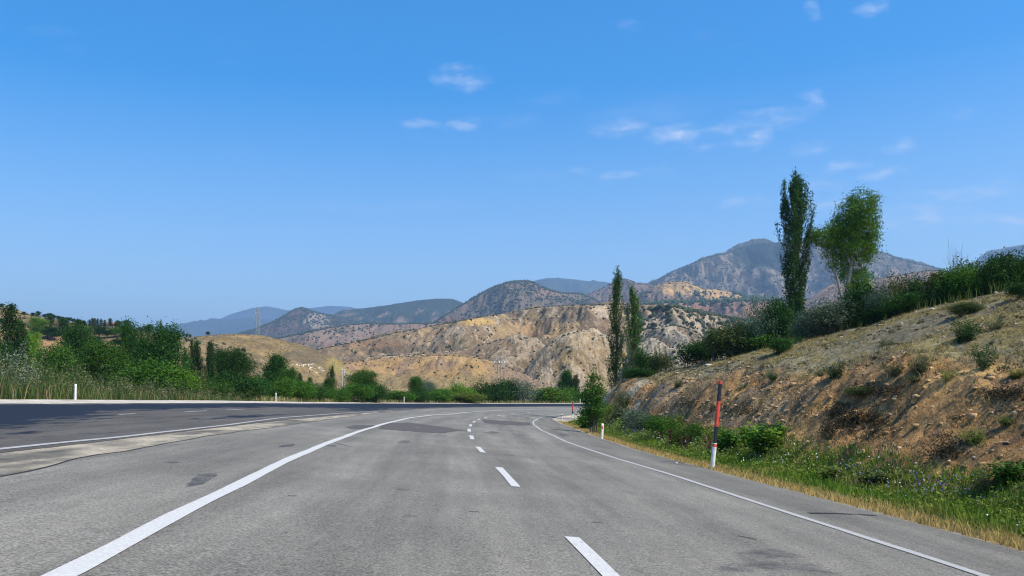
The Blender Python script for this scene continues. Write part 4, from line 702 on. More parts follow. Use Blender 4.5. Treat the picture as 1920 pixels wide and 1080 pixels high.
# (prototype, column, top row, metres ahead, width px, leaf, category, name, label)
PL = [
 ('poplar_big', 1490, 337, 82, 47, D_, 'tree', 'poplar_tree', 'tallest dark poplar standing on the right ridge beside the forked tree'),
 ('poplar_thin', 1157, 508, 95, 27, Md, 'tree', 'poplar_tree', 'taller and left one of the two slim poplars at the ridge end'),
 ('poplar_slim', 1187, 540, 93, 33, Md, 'tree', 'poplar_tree', 'shorter and right one of the two slim poplars at the ridge end'),
 # left of the road
 ('poplar_b', 21, 573, 80, 46, D_, 'tree', 'broad_poplar', 'dark broad poplar nearest the left picture edge, top against the field slope'),
 ('poplar_b', 45, 606, 78, 36, D_, 'tree', 'broad_poplar', 'dark lower poplar just right of the leftmost broad poplar'),
 ('tree_a', 2, 640, 70, 60, D_, 'tree', 'leafy_tree', 'dark leafy tree cut by the left picture edge above the reeds'),
 ('tree_b', 60, 628, 150, 36, Br, 'tree', 'leafy_tree', 'small bright green tree left of the bare brown field patch'),
 ('tree_c', 108, 648, 84, 74, Md, 'tree', 'leafy_tree', 'round mid green tree below the brown field patch'),
 ('tree_a', 150, 610, 100, 66, D_, 'tree', 'leafy_tree', 'dark tree rising in front of the poplars left of the pink house'),
 ('tree_b', 178, 642, 78, 80, Md, 'tree', 'leafy_tree', 'wide green tree directly behind the leftmost white marker post'),
 ('tree_c', 214, 650, 80, 70, Md, 'tree', 'leafy_tree', 'mid green tree below the pink house on the slope'),
 ('tree_a', 246, 606, 100, 56, D_, 'tree', 'leafy_tree', 'dark dense tree right of the pink house, touching the skyline'),
 ('tree_cone', 270, 640, 94, 46, D_, 'tree', 'leafy_tree', 'dark tree filling the gap between two taller dark trees'),
 ('tree_b', 306, 612, 95, 74, D_, 'tree', 'leafy_tree', 'large dark tree with pointed leader left of the tan hill'),
 ('poplar_a', 306, 606, 96, 20, D_, 'tree', 'young_poplar', 'thin leader poplar rising out of the large dark tree'),
 ('poplar_a', 342, 655, 104, 22, D_, 'tree', 'columnar_tree', 'low columnar tree left of the tight row of columnar trees'),
 ('poplar_a', 356, 638, 106, 15, D_, 'tree', 'columnar_tree', 'narrowest columnar tree at the left end of the columnar row'),
 ('poplar_b', 372, 642, 105, 24, D_, 'tree', 'columnar_tree', 'second columnar tree of the row before the tan hill'),
 ('poplar_b', 391, 642, 104, 24, D_, 'tree', 'columnar_tree', 'third columnar tree of the row, next to the round grove'),
 ('tree_b', 420, 655, 102, 46, D_, 'tree', 'leafy_tree', 'left half of the big rounded dark grove before the tan hill'),
 ('tree_a', 450, 655, 102, 50, D_, 'tree', 'leafy_tree', 'right half of the big rounded dark grove before the tan hill'),
 ('tree_cone', 518, 667, 115, 54, D_, 'tree', 'leafy_tree', 'dark rounded tree alone against the tan hill, left of the hillside letters'),
 ('tree_b', 540, 692, 112, 40, Md, 'tree', 'leafy_tree', 'lower green tree leaning right beside the lone dark rounded tree'),
 ('poplar_a', 551, 690, 118, 11, D_, 'tree', 'columnar_tree', 'small dark spire tree below the hillside letters'),
 ('poplar_b', 564, 700, 118, 16, D_, 'tree', 'columnar_tree', 'short dark tree right of the small spire tree'),
 ('poplar_b', 581, 708, 118, 16, Md, 'tree', 'columnar_tree', 'short mid green tree farthest right below the hillside letters'),
 ('poplar_a', 627, 687, 125, 17, D_, 'tree', 'poplar_tree', 'slim small poplar standing alone at the foot of the tan hill'),
 ('tree_b', 614, 710, 124, 22, D_, 'tree', 'leafy_tree', 'small dark tree at the foot of the lone slim poplar'),
 ('tree_c', 680, 694, 126, 58, Md, 'tree', 'leafy_tree', 'broad green tree right of the lone slim poplar'),
 ('tree_b', 782, 707, 140, 34, Md, 'tree', 'leafy_tree', 'upright green tree below the orange hill, left of its neighbour'),
 ('tree_a', 803, 716, 140, 32, Gy, 'tree', 'leafy_tree', 'paler green tree below the orange hill, right of its neighbour'),
 ('tree_cone', 1063, 696, 172, 34, D_, 'tree', 'leafy_tree', 'dark conical tree behind the young roadside tree'),
 ('poplar_a', 1077, 703, 170, 16, D_, 'tree', 'columnar_tree', 'small dark spire close right of the dark conical tree'),
 # bushes along the outer edge
 ('bush_b', 285, 676, 62, 80, Md, 'bush', 'roadside_bush', 'big green bush right of the reeds below the large dark tree'),
 ('bush_a', 322, 688, 64, 60, Br, 'bush', 'roadside_bush', 'light green bush right of the big green bush'),
 ('bush_a', 355, 702, 68, 54, Ol, 'bush', 'roadside_bush', 'olive bush below the narrowest columnar tree'),
 ('bush_c', 398, 706, 72, 64, Md, 'bush', 'roadside_bush', 'green bush below the columnar row'),
 ('bush_b', 440, 702, 76, 66, D_, 'bush', 'roadside_bush', 'dark leafy bush below the big rounded grove'),
 ('bush_a', 480, 706, 82, 50, D_, 'bush', 'roadside_bush', 'dark bush left of the second white marker post'),
 ('bush_b', 528, 710, 88, 46, Md, 'bush', 'roadside_bush', 'round green bush right behind the second white marker post'),
 ('bush_a', 560, 716, 92, 44, Md, 'bush', 'roadside_bush', 'round green bush below the small spire trees'),
 ('bush_b', 590, 722, 98, 36, D_, 'bush', 'roadside_bush', 'dark bush left of the lone slim poplar'),
 ('bush_c', 628, 726, 104, 48, Md, 'bush', 'roadside_bush', 'low green bush below the lone slim poplar'),
 ('bush_a', 664, 720, 108, 44, Md, 'bush', 'roadside_bush', 'green bush at the left foot of the broad green tree'),
 ('bush_b', 702, 722, 112, 40, D_, 'bush', 'roadside_bush', 'dark bush at the right foot of the broad green tree'),
 ('bush_a', 741, 733, 122, 44, Md, 'bush', 'roadside_bush', 'low round bush behind the third white marker post'),
 ('bush_b', 780, 734, 126, 40, D_, 'bush', 'roadside_bush', 'low dark bush below the upright green tree'),
 ('bush_a', 822, 730, 132, 46, Md, 'bush', 'roadside_bush', 'low green bush left of the yellow green bush'),
 ('bush_b', 862, 721, 142, 40, Br, 'bush', 'roadside_bush', 'light green bush behind the yellow green bush'),
 ('bush_a', 870, 737, 136, 52, Ye, 'bush', 'roadside_bush', 'yellow green bush low at the far road edge'),
 ('bush_c', 903, 714, 148, 44, D_, 'bush', 'roadside_bush', 'dark bush left of the double utility pole'),
 ('bush_b', 934, 713, 150, 38, D_, 'bush', 'roadside_bush', 'dark green bush around the double utility pole'),
 ('bush_a', 953, 715, 151, 28, D_, 'bush', 'roadside_bush', 'dark bush between the utility pole and the silvery bush'),
 ('bush_loose', 977, 712, 152, 48, Gy, 'bush', 'roadside_bush', 'silvery grey green bush at the far road edge'),
 ('bush_a', 1036, 727, 160, 58, Br, 'bush', 'roadside_bush', 'bright green bush left of the dark conical tree'),
 ('bush_b', 1072, 728, 165, 34, Md, 'bush', 'roadside_bush', 'green bush partly behind the young roadside tree'),
 # ridge on the right
 ('bush_loose', 1213, 655, 88, 36, D_, 'bush', 'ridge_shrub', 'dark thin shrub just right of the two slim poplars'),
 ('bush_a', 1192, 690, 84, 34, D_, 'bush', 'ridge_shrub', 'dark shrub at the foot of the two slim poplars'),
 ('bush_loose', 1245, 662, 86, 34, Ol, 'bush', 'ridge_shrub', 'sparse olive shrub on the ridge left of the bare shrub'),
 ('bush_a', 1312, 640, 80, 60, D_, 'bush', 'ridge_shrub', 'dark green shrub left of the grassy slope on the ridge'),
 ('bush_b', 1372, 608, 78, 62, Ol, 'bush', 'ridge_shrub', 'wide olive shrub right of the bare shrub'),
 ('bush_c', 1395, 590, 82, 60, Gy, 'bush', 'ridge_shrub', 'grey green shrub behind the wide olive shrub'),
 ('bush_loose', 1432, 562, 82, 34, Gy, 'bush', 'ridge_shrub', 'tall grey green shrub left of the tallest poplar'),
 ('bush_a', 1456, 563, 80, 38, D_, 'bush', 'ridge_shrub', 'dark shrub touching the tallest poplar on its left'),
 ('bush_b', 1420, 625, 74, 70, Md, 'bush', 'ridge_shrub', 'mid green shrub in front, below the grey green shrub'),
 ('bush_c', 1525, 578, 76, 60, Gy, 'bush', 'ridge_shrub', 'grey green shrub right of the tallest poplar'),
 ('bush_b', 1560, 566, 76, 64, Gy, 'bush', 'ridge_shrub', 'silvery shrub left of the forked tree trunk'),
 ('bush_a', 1545, 605, 70, 60, Md, 'bush', 'ridge_shrub', 'green shrub low before the silvery shrub'),
 ('bush_a', 1614, 536, 74, 54, D_, 'bush', 'ridge_shrub', 'dark shrub hiding the foot of the forked tree'),
 ('bush_c', 1600, 585, 68, 70, Ol, 'bush', 'ridge_shrub', 'olive shrub low in front of the forked tree'),
 ('bush_loose', 1655, 542, 72, 46, Gy, 'bush', 'ridge_shrub', 'pale loose shrub right of the forked tree'),
 ('bush_loose', 1688, 513, 72, 40, Ol, 'bush', 'ridge_shrub', 'tall thin olive shrub midway along the right ridge'),
 ('bush_b', 1660, 572, 66, 56, D_, 'bush', 'ridge_shrub', 'dark shrub low before the pale loose shrub'),
 ('bush_loose', 1734, 516, 68, 44, D_, 'bush', 'ridge_shrub', 'dark twiggy shrub left of the dead bare shrub'),
 ('bush_b', 1710, 552, 64, 60, D_, 'bush', 'ridge_shrub', 'dark rounded shrub below the tall thin olive shrub'),
 ('bush_a', 1772, 512, 64, 56, Ol, 'bush', 'ridge_shrub', 'olive shrub at the foot of the dead bare shrub'),
 ('bush_b', 1808, 494, 62, 56, Md, 'bush', 'ridge_shrub', 'mid green shrub right of the dead bare shrub'),
 ('bush_loose', 1840, 497, 60, 46, Br, 'bush', 'ridge_shrub', 'lighter green shrub between two dark shrubs near the right edge'),
 ('bush_a', 1872, 480, 58, 54, D_, 'bush', 'ridge_shrub', 'tall dark shrub second from the right picture edge'),
 ('bush_b', 1910, 474, 56, 60, D_, 'bush', 'ridge_shrub', 'tall dark shrub cut by the right picture edge'),
 ('bush_a', 1840, 525, 56, 60, D_, 'bush', 'ridge_shrub', 'dark low shrub in front of the lighter green shrub'),
 ('bush_b', 1765, 545, 58, 60, D_, 'bush', 'ridge_shrub', 'dark low shrub on the crest below the dead bare shrub'),
 ('bush_c', 1893, 515, 53, 70, Md, 'bush', 'ridge_shrub', 'green low shrub on the crest at the right picture edge'),
 ('bare_a', 1338, 590, 80, 46, None, 'shrub', 'bare_shrub', 'leafless grey shrub on the ridge left of the wide olive shrub'),
 ('bare_b', 1796, 472, 62, 38, None, 'shrub', 'bare_shrub', 'leafless dead shrub against the sky near the right'),
 ('bare_b', 1665, 530, 71, 40, None, 'shrub', 'bare_shrub', 'leafless twigs showing among shrubs right of the forked tree'),
 # hanging at the roadside
 ('young_tree', 1112, 698, 56, 48, Md, 'tree', 'young_tree', 'young leafy tree at the right road edge beside the bend'),
]
for (pr, x, top, Dm, wpx, mat, cat, nm, lab) in PL:
    if nm in ('ridge_shrub', 'bare_shrub'): Dm = crest_D(x) + (.6 + .14 * max(0, 600 - top - (1920 - x) * .17)) * .16 + _rng.uniform(.6, 2.6)
    plant(pr, x, top, Dm, wpx * (1.3 if nm == 'ridge_shrub' else 1.12 if cat == 'bush' else .96), lab, cat, nm, mat)
plant('forked_tree', 1588, 360, 82, 135, 'broad forked tree with open crown right of the tallest poplar', 'tree', 'forked_tree', Br, rz=0)

# ------------------------------------------------------------------ things on the right hillside
def at_hill(x, y):
    """point of the roadside hill seen at photo position (x, y)"""
    u = x - 960; v = y - YH; d = np.arange(8, 100, .1); t, e = te(u / F * d, d); g = CH - v / F * d - np.where(e < 0, hill_z(t, -e), zr(t, e)); k = np.where(g <= 0)[0]
    k = k[0] if len(k) else int(np.argmin(np.abs(g))); return np.array([u / F * d[k], d[k], CH - v / F * d[k]])
SH = [(1463, 632, 664, 40, 'bush_a', D_, 'dark round bush alone on the slope below the tallest poplar'), (1452, 697, 712, 20, 'shrub_a', D_, 'small dark shrub at the left on the upper slope'), (1570, 680, 710, 34, 'shrub_a', D_, 'dark shrub left of the orange soil mound'),
      (1677, 674, 706, 28, 'shrub_b', D_, 'dark upright shrub right of the orange soil mound'), (1728, 668, 702, 32, 'shrub_a', Ol, 'brownish shrub right of the upright dark shrub on the slope'), (1715, 700, 716, 24, 'shrub_b', D_, 'small dark shrub below the brownish shrub'),
      (1802, 598, 642, 44, 'shrub_a', D_, 'largest dark shrub high on the right slope'), (1845, 640, 692, 42, 'shrub_b', D_, 'tall dark shrub near the right edge of the slope'), (1806, 566, 592, 44, 'bush_a', Ol, 'wide dark cushion shrub just below the crest'), (1866, 594, 618, 26, 'shrub_b', Ol, 'olive shrub right of the largest dark shrub'),
      (1777, 690, 714, 26, 'shrub_b', Ye, 'yellow green shrub on the upper edge of the cut'), (1912, 530, 560, 34, 'bush_a', D_, 'dark shrub on the crest cut by the right edge'), (1832, 802, 832, 40, 'shrub_a', Ye, 'bright yellow green shrub on the lower bank'), (1852, 872, 922, 52, 'shrub_b', Ol, 'brownish olive shrub low on the bank at the right'),
      (1892, 778, 796, 26, 'shrub_a', Md, 'small green shrub on the bank near the right edge'), (1900, 690, 708, 30, 'shrub_a', Ye, 'yellowish shrub on the upper cut edge at the far right'), (1620, 722, 740, 60, 'bush_loose', Ol, 'low brown green cushion below the orange soil mound'), (1540, 694, 706, 16, 'shrub_a', Ol, 'tiny olive shrub left of the dark shrub by the mound'), (1270, 712, 726, 18, 'shrub_a', Ol, 'small grey shrub near the nose of the ridge'), (1660, 632, 648, 20, 'shrub_b', Ol, 'small olive shrub midway up the slope')]
for (x, top, by, wp, pr, mt_, lab) in SH:
    p = at_hill(x, by); pp = PROTO[pr]; k = p[1] / F; put(pr, tuple(p - [0, 0, .03]), wp * k / pp['W'], (by - top) * k / pp['H'], lab, 'shrub', 'hillside_shrub', mt_)
rsr = np.random.RandomState(77)
def make_rock(seed):
    rs = np.random.RandomState(seed); V = []; mb = MB(); v = ICO_V.copy(); f = ICO_F.tolist(); cache = {}
    v = v.tolist(); nf = []
    for (a, b, c) in f:
        def mid(i, j):
            k = (min(i, j), max(i, j))
            if k not in cache: q = (np.array(v[i]) + v[j]) / 2; v.append((q / np.linalg.norm(q)).tolist()); cache[k] = len(v) - 1
            return cache[k]
        ab, bc, ca = mid(a, b), mid(b, c), mid(c, a); nf += [(a, ab, ca), (b, bc, ab), (c, ca, bc), (ab, bc, ca)]
    v = np.array(v); v *= (1 + .3 * rs.randn(3) * .5) * (1 + .16 * rs.randn(len(v), 1)); mb.add(v, nf, (.52, .46, .36)); return mb.mesh('rock', M['stone'])
RK = [make_rock(s) for s in (1, 2, 3)]
for (x, y, wp, lab) in [(1328, 686, 12, 'pale boulder on the ridge edge left of the crest path'), (1270, 700, 7, 'small pale stone near the nose of the ridge'), (1290, 697, 8, 'pale stone between ridge nose and boulder'), (1367, 681, 8, 'pale flat stone right of the pale boulder'), (1532, 643, 7, 'pale stone below the crest, left of its twin'), (1545, 641, 6, 'smaller pale stone below the crest'), (1578, 633, 8, 'pale stone on the crest below the silvery shrub'), (1651, 610, 9, 'pale stone on the crest right of the forked tree'),
                        (1612, 625, 6, 'small pale stone on the crest under the forked tree'), (1720, 585, 8, 'pale stone on the crest under the dark rounded shrub'), (1748, 580, 8, 'pale stone on the crest left of the cushion shrub'), (1867, 549, 8, 'pale stone on the crest near the right edge'), (1904, 608, 7, 'small white stone on the slope at the right edge'), (1908, 938, 26, 'flat pale rock in the verge at the right edge'), (1690, 655, 5, 'white pebble stone midway up the slope'), (1268, 869, 7, 'small grey stone on the gravel road edge left of the tall marker')]:
    p = at_hill(x, y); o = link('rock', RK[int(x) % 3], label=lab, category='rock'); s = wp * p[1] / F / 2; o.location = p + [0, 0, .15 * s]; o.scale = (s, s * .9, s * .6); o.rotation_euler = (0, 0, rsr.rand() * 6)
def hill_pts(n, t0, t1, q0, q1, dens=None, rs=rsr, tp=1.0):
    t = t0 + (t1 - t0) * rs.rand(n) ** tp; q = q0 + (q1 - q0) * rs.rand(n)
    if dens is not None: k = dens(t, q) + .15 * rs.randn(n) > 0; t, q = t[k], q[k]
    x, y = PT(t, -q); return t, q, np.stack([x, y, hill_z(t, q)], 1)
def rc(n, a, b, rs=rsr): return np.array(a) + (np.array(b) - np.array(a)) * rs.rand(n, 1)
# dry tufts on the upper slope
mb = MB(); t, q, P_ = hill_pts(17000, 9, 84, 5, 30, lambda t, q: fbm(t * .10 - q * .22, q * .25, 4, 89) + .22 - .6 * (q < HTQ(t) + .2) - .8 * (q > HCQ(t) + 1))
k = np.repeat(np.arange(len(P_)), 9); c0 = rc(len(P_), (.20, .17, .06), (.44, .34, .13)); blades(mb, P_[k] + np.c_[rsr.randn(len(k), 2) * .07, 0 * k - .02], .05 + .11 * rsr.rand(len(k)), .014 + .022 * rsr.rand(len(k)), 1.3, c0[k] * (.8 + .4 * rsr.rand(len(k), 1)), rsr)
link('dry_grass', mb.mesh('dry_grass', M['grass']), kind='stuff', label='dry yellow grass tufts on the upper hillside', category='grass')
mb = MB(); t, q, P_ = hill_pts(7000, 46, 84, 5, 22, lambda t, q: .25 - np.abs(q - HCQ(t) - .3) / 3 + .2 * fbm(t * .3, q * .3, 2, 120)); n_ = len(P_)
blades(mb, P_ - [0, 0, .03], .25 + .6 * rsr.rand(n_), .03 + .03 * rsr.rand(n_), .4, rc(n_, (.07, .12, .02), (.20, .20, .06)), rsr); link('crest_grass', mb.mesh('crest_grass', M['grass']), kind='stuff', label='tall green grass along the ridge below the shrubs', category='grass')
# dark cushion scrub
mb = MB(); t, q, P_ = hill_pts(2600, 9, 84, 4, 28, lambda t, q: fbm(t * .3, q * .3, 3, 95) + .03 - .8 * (q > HCQ(t) + 1) - .2 * (q < HTQ(t)))
k = np.repeat(np.arange(len(P_)), 46); s = .10 + .22 * rsr.rand(len(P_)) ** 2; c0 = rc(len(P_), (.05, .052, .024), (.13, .105, .05)); d = rsr.randn(len(k), 3); d /= np.linalg.norm(d, axis=1)[:, None]; d[:, 2] = np.abs(d[:, 2]) * .7
leaves(mb, P_[k] + d * s[k][:, None] * (.5 + .5 * rsr.rand(len(k), 1)), .05 + .05 * rsr.rand(len(k)), c0[k] * (.7 + .6 * rsr.rand(len(k), 1)), rsr, ratio=.4)
link('cushion_scrub', mb.mesh('cushion_scrub', M['grass']), kind='stuff', label='low dark cushion scrub dotted over the hillside', category='scrub')
mb = MB(); t, q, P_ = hill_pts(3800, 9, 82, 2.8, 8, lambda t, q: fbm(t * .35, q * .4, 3, 123) + .02 - .6 * (q > HTQ(t) + 1)); k = np.repeat(np.arange(len(P_)), 9); c0 = rc(len(P_), (.11, .09, .05), (.30, .23, .12)); c0 = mixc(c0, (.10, .12, .04), (rsr.rand(len(P_)) < .15).astype(float))
blades(mb, P_[k] + np.c_[rsr.randn(len(k), 2) * .08, 0 * k - .02], .06 + .17 * rsr.rand(len(k)), .012 + .02 * rsr.rand(len(k)), 1.0, c0[k] * (.8 + .4 * rsr.rand(len(k), 1)), rsr); link('bank_tufts', mb.mesh('bank_tufts', M['grass']), kind='stuff', label='withered brown tufts clinging to the cut bank', category='grass')
mb = MB(); P_ = []  # dark clumps put in where the bank's hollows lie in shade
for (bx_, by_, sx, sy, n_) in [(1590, 790, 34, 22, 60), (1640, 800, 22, 20, 26), (1560, 812, 16, 10, 16), (1400, 770, 18, 8, 18), (1290, 755, 14, 8, 14), (1650, 735, 40, 6, 30), (1880, 745, 40, 8, 24), (1780, 850, 30, 14, 18), (1345, 768, 20, 8, 12)]:
    for i in range(n_): P_.append(at_hill(bx_ + rsr.randn() * sx * .6, by_ + rsr.randn() * sy * .6))
P_ = np.array(P_); k = np.repeat(np.arange(len(P_)), 60); s = .12 + .16 * rsr.rand(len(P_)); d = rsr.randn(len(k), 3); d /= np.linalg.norm(d, axis=1)[:, None]
leaves(mb, P_[k] + d * s[k][:, None] * (.4 + .7 * rsr.rand(len(k), 1)) + [0, 0, .04], .05 + .05 * rsr.rand(len(k)), rc(len(P_), (.035, .03, .018), (.085, .07, .038))[k] * (.7 + .6 * rsr.rand(len(k), 1)), rsr, ratio=.35); link('hollow_shade_scrub', mb.mesh('hollow_shade_scrub', M['grass']), kind='stuff', label='dark brown scrub clumps added as shade in the hollows of the bank', category='scrub')
# loose stones
mb = MB(); t, q, P_ = hill_pts(7000, 9, 80, 2.6, 24, lambda t, q: fbm(t * .5, q * .5, 3, 97) + .12 - .5 * (q > HCQ(t)) + .1 * (q < HTQ(t))); s = .012 + .05 * rsr.rand(len(P_)) ** 3.5 + .008 * t / 30
scatter_solids(mb, P_, s, rc(len(P_), (.26, .20, .13), (.55, .48, .37)), rsr, squash=.6); link('loose_stones', mb.mesh('loose_stones', M['stone']), kind='stuff', label='small loose stones strewn over the cut bank', category='stones')
# clods and fissured soil of the cut bank
mb = MB(); t, q, P_ = hill_pts(5200, 9, 70, 2.9, 7.4, lambda t, q: fbm(t * .45, q * .5, 3, 99) + .1 - .6 * (q > HTQ(t) + .3)); s = .03 + .09 * rsr.rand(len(P_)) ** 2.5
scatter_solids(mb, P_ - [0, 0, .01], s, rc(len(P_), (.28, .165, .08), (.52, .34, .17)), rsr, squash=.55, jit=.3); link('soil_clods', mb.mesh('soil_clods', M['stone']), kind='stuff', label='reddish soil clods on the cut bank', category='soil')

# ------------------------------------------------------------------ right verge: grass, flowers, weeds
mb = MB(); rs = np.random.RandomState(81)
t, q, P_ = hill_pts(46000, 8.5, 86, .25, 3.4, lambda t, q: 1.0 - .5 * sst(2.3, 3.4, q) + .5 * fbm(t * .6, q * .8, 3, 101) - .45 * (q < .6), rs, 1.5)
n = len(P_); gm = sst(.95, 1.5, q + .5 * fbm(t * .5, q * .6, 3, 103)); dry = rc(n, (.40, .28, .085), (.54, .40, .15), rs); grn = rc(n, (.06, .145, .010), (.16, .25, .025), rs); dg = sst(.1, .35, fbm(t * .35, q * .5, 3, 105)); grn = mixc(grn, (.26, .23, .06), .6 * dg)
h = (.07 + .10 * rs.rand(n)) * (1 - gm) + gm * (.12 + .26 * rs.rand(n)) * np.interp(t, [10, 30, 50], [.75, .85, 1.1]); blades(mb, P_ - [0, 0, .02], h, .010 + .012 * rs.rand(n) + .0002 * t, .55, mixc(dry, grn, gm), rs, mixc(dry, grn * 1.25, gm))
link('verge_grass', mb.mesh('verge_grass', M['grass']), kind='stuff', label='green and straw coloured grass of the right verge', category='grass')
mb = MB(); t, q, P_ = hill_pts(5200, 9, 84, 1.0, 3.2, lambda t, q: fbm(t * .28, q * .5, 3, 107) + .05, rs, 1.3)      # broad leafed herbs
k = np.repeat(np.arange(len(P_)), 16); hh = (.15 + .35 * rs.rand(len(P_)) * sst(1., 1.8, q)) * np.interp(t, [12, 26, 34, 60], [.42, .5, .9, 1.1]); pos = P_[k] + np.c_[rs.randn(len(k), 2) * .09, hh[k] * rs.rand(len(k))]; c0 = rc(len(P_), (.08, .15, .016), (.23, .27, .05), rs)
leaves(mb, pos, .05 + .06 * rs.rand(len(k)), c0[k] * (.75 + .5 * rs.rand(len(k), 1)), rs); link('verge_herbs', mb.mesh('verge_herbs', M['grass']), kind='stuff', label='leafy herbs mixed through the right verge', category='herbs')
for nm, lab, cen, col, sz in [('white_flowers', 'small white flowers in the right verge', [(45, 2.3, 9, .8, 200), (28, 2.6, 4, .7, 80), (33, 2.2, 6, .8, 80), (12.5, 1.9, 2, .6, 90), (60, 2.2, 9, .8, 100), (21, 2.8, 3, .5, 80)], (.80, .80, .76), .035), ('blue_flowers', 'small blue flowers in the lower right verge', [(18.3, 2.6, 1.3, .4, 120), (14.6, 2.5, .8, .35, 100), (22, 2.5, 2.5, .5, 60), (50, 2.4, 5, .5, 60)], (.20, .22, .62), .032)]:
    mb = MB(); T_ = np.concatenate([c[0] + c[2] * rs.randn(c[4]) * .6 for c in cen]); Q_ = np.clip(np.concatenate([c[1] + c[3] * rs.randn(c[4]) * .6 for c in cen]), .7, 4); x, y = PT(T_, -Q_); z = hill_z(T_, Q_) + (.22 + .3 * rs.rand(len(T_))) * np.interp(T_, [12, 26, 34, 60], [.55, .65, 1, 1.1])
    leaves(mb, np.stack([x, y, z], 1), sz * (.7 + .6 * rs.rand(len(T_))) * (.75 + T_ / 60), rc(len(T_), np.array(col) * .85, col, rs), rs, ratio=.9)
    blades(mb, np.stack([x, y, z - .25], 1), 0 * z + .25, 0 * z + .006, .03, rc(len(T_), (.06, .10, .02), (.1, .14, .04), rs), rs); link(nm, mb.mesh(nm, M['grass']), kind='stuff', label=lab, category='flowers')
WD = [(1440, 848, 792, 70, 'weed', Br, 'leafy bright green weed right of the tall striped marker pole'), (1408, 838, 798, 36, 'weed', Br, 'smaller leafy weed between the tall marker pole and the bright weed'), (1365, 850, 806, 50, 'weed', Md, 'mid green weed just right of the tall striped marker pole'), (1205, 815, 772, 60, 'bush_loose', Gy, 'pale green flowering weed clump right of the short red-marked post'), (1245, 820, 776, 70, 'bush_loose', Md, 'green weed mound midway between short post and tall marker pole'), (1290, 840, 790, 60, 'bush_loose', Md, 'green weed clump left of the tall striped marker pole'),
      (1185, 800, 768, 40, 'weed', Gy, 'pale weed at the left end of the flowering clump'), (1560, 905, 872, 50, 'weed', Ye, 'pale yellow green weed in the verge below the dark soil hollow'), (1640, 915, 880, 50, 'weed', Ol, 'olive weed in the verge among blue flowers'), (1105, 806, 770, 40, 'weed', Md, 'weed at the foot of the young roadside tree'), (1160, 790, 755, 26, 'shrub_a', Ol, 'olive shrub at the foot of the ridge nose'), (1175, 762, 735, 30, 'shrub_a', Ol, 'dry shrub on the nose of the ridge'), (1900, 905, 860, 60, 'weed', Md, 'green weed at the bank foot by the right edge')]
for (x, by, top, wp, pr, mt_, lab) in WD:
    p = at_hill(x, by); pp = PROTO[pr]; k = p[1] / F; put(pr, tuple(p - [0, 0, .04]), wp * k / pp['W'], (by - top) * k / pp['H'], lab, 'weed', 'roadside_weed', mt_)
def dock(x, by, top, wp, n, lab, seed):
    rs = np.random.RandomState(seed); p = at_hill(x, by); k = p[1] / F; H = (by - top) * k; W = wp * k; e = empty('dock_plant', tuple(p), lab, 'weed'); st = MB(); hd = MB()
    for i in range(n):
        b = np.array([rs.randn() * W * .15, rs.randn() * W * .15, -.05]); tp = np.array([rs.randn() * W * .33, rs.randn() * W * .33, H * (.65 + .35 * rs.rand())]); limb(st, rs, b, tp, .01, .006, .05, 4, 4)
        m_ = 70; s = .4 + .6 * rs.rand(m_); leaves(hd, b + (tp - b) * s[:, None] + rs.randn(m_, 3) * .022, .04 + .03 * rs.rand(m_), rc(m_, (.085, .028, .016), (.16, .06, .03), rs), rs)
    link('stems', st.mesh('stems', M['deadwood']), e); link('seed_heads', hd.mesh('seed_heads', M['grass']), e, kind='stuff')
dock(1142, 800, 772, 26, 9, 'dark red seeding dock plant behind the short red-marked post', 1); dock(1262, 846, 800, 34, 8, 'dark red dock stalks left of the tall striped marker pole', 2); dock(1282, 852, 806, 26, 6, 'brown dock stalks between the red dock and the tall marker pole', 3); dock(1328, 858, 815, 20, 4, 'few brown dock stalks right beside the tall marker pole', 4)

# ------------------------------------------------------------------ left verge: tall reeds and weeds
mb = MB(); rs = np.random.RandomState(91); n = 15000; t = 22 + 66 * rs.rand(n) ** 1.15; e = 25.0 + 7.5 * rs.rand(n) ** 1.2; kp = fbm(t * .3, e * .4, 3, 111) + .55 - .5 * sst(60, 85, t) > .15 * rs.randn(n); t, e = t[kp], e[kp]; n = len(t); x, y = PT(t, e); z = embz(t, e)
hh = (.5 + 1.0 * sst(25, 28, e)) * (.55 + .6 * rs.rand(n)) * np.interp(t, [20, 40, 52, 65, 90], [2.3, 2.0, 1.3, .8, .4]) * (1 + .3 * fbm(t * .25, e * .3, 2, 113)); c0 = mixc(rc(n, (.055, .105, .022), (.13, .17, .05), rs), rc(n, (.24, .19, .09), (.33, .26, .13), rs), (rs.rand(n) < np.interp(e, [25, 25.6, 31], [.3, .08, .04])).astype(float))
blades(mb, np.stack([x, y, z - .03], 1), hh, .02 + .035 * rs.rand(n), .45, c0, rs); sd = rs.rand(n) < .07; k = np.repeat(np.where(sd)[0], 10)
leaves(mb, np.stack([x[k], y[k], z[k] + hh[k]], 1) + rs.randn(len(k), 3) * [.06, .06, .14], .09, rc(len(k), (.30, .22, .13), (.42, .32, .2), rs), rs, ratio=.35)
link('reeds', mb.mesh('reeds', M['grass']), kind='stuff', label='tall green and straw reeds along the left road edge', category='reeds')
mb = MB(); t = 22 + 60 * rs.rand(1500); e = 25.6 + 7 * rs.rand(1500); x, y = PT(t, e); z = embz(t, e); k = np.repeat(np.arange(1500), 46); hh = (.6 + 1.3 * rs.rand(1500)) * np.interp(t, [20, 42, 55, 80], [1.9, 1.6, 1.0, .7])
gry = sst(.0, .2, fbm(t * .12, e * .2, 2, 115) + .5 * (t < 42) - .25); c0 = mixc(rc(1500, (.05, .09, .025), (.10, .14, .04), rs), rc(1500, (.13, .17, .11), (.17, .21, .14), rs), gry); zz = rs.rand(len(k)) ** .8
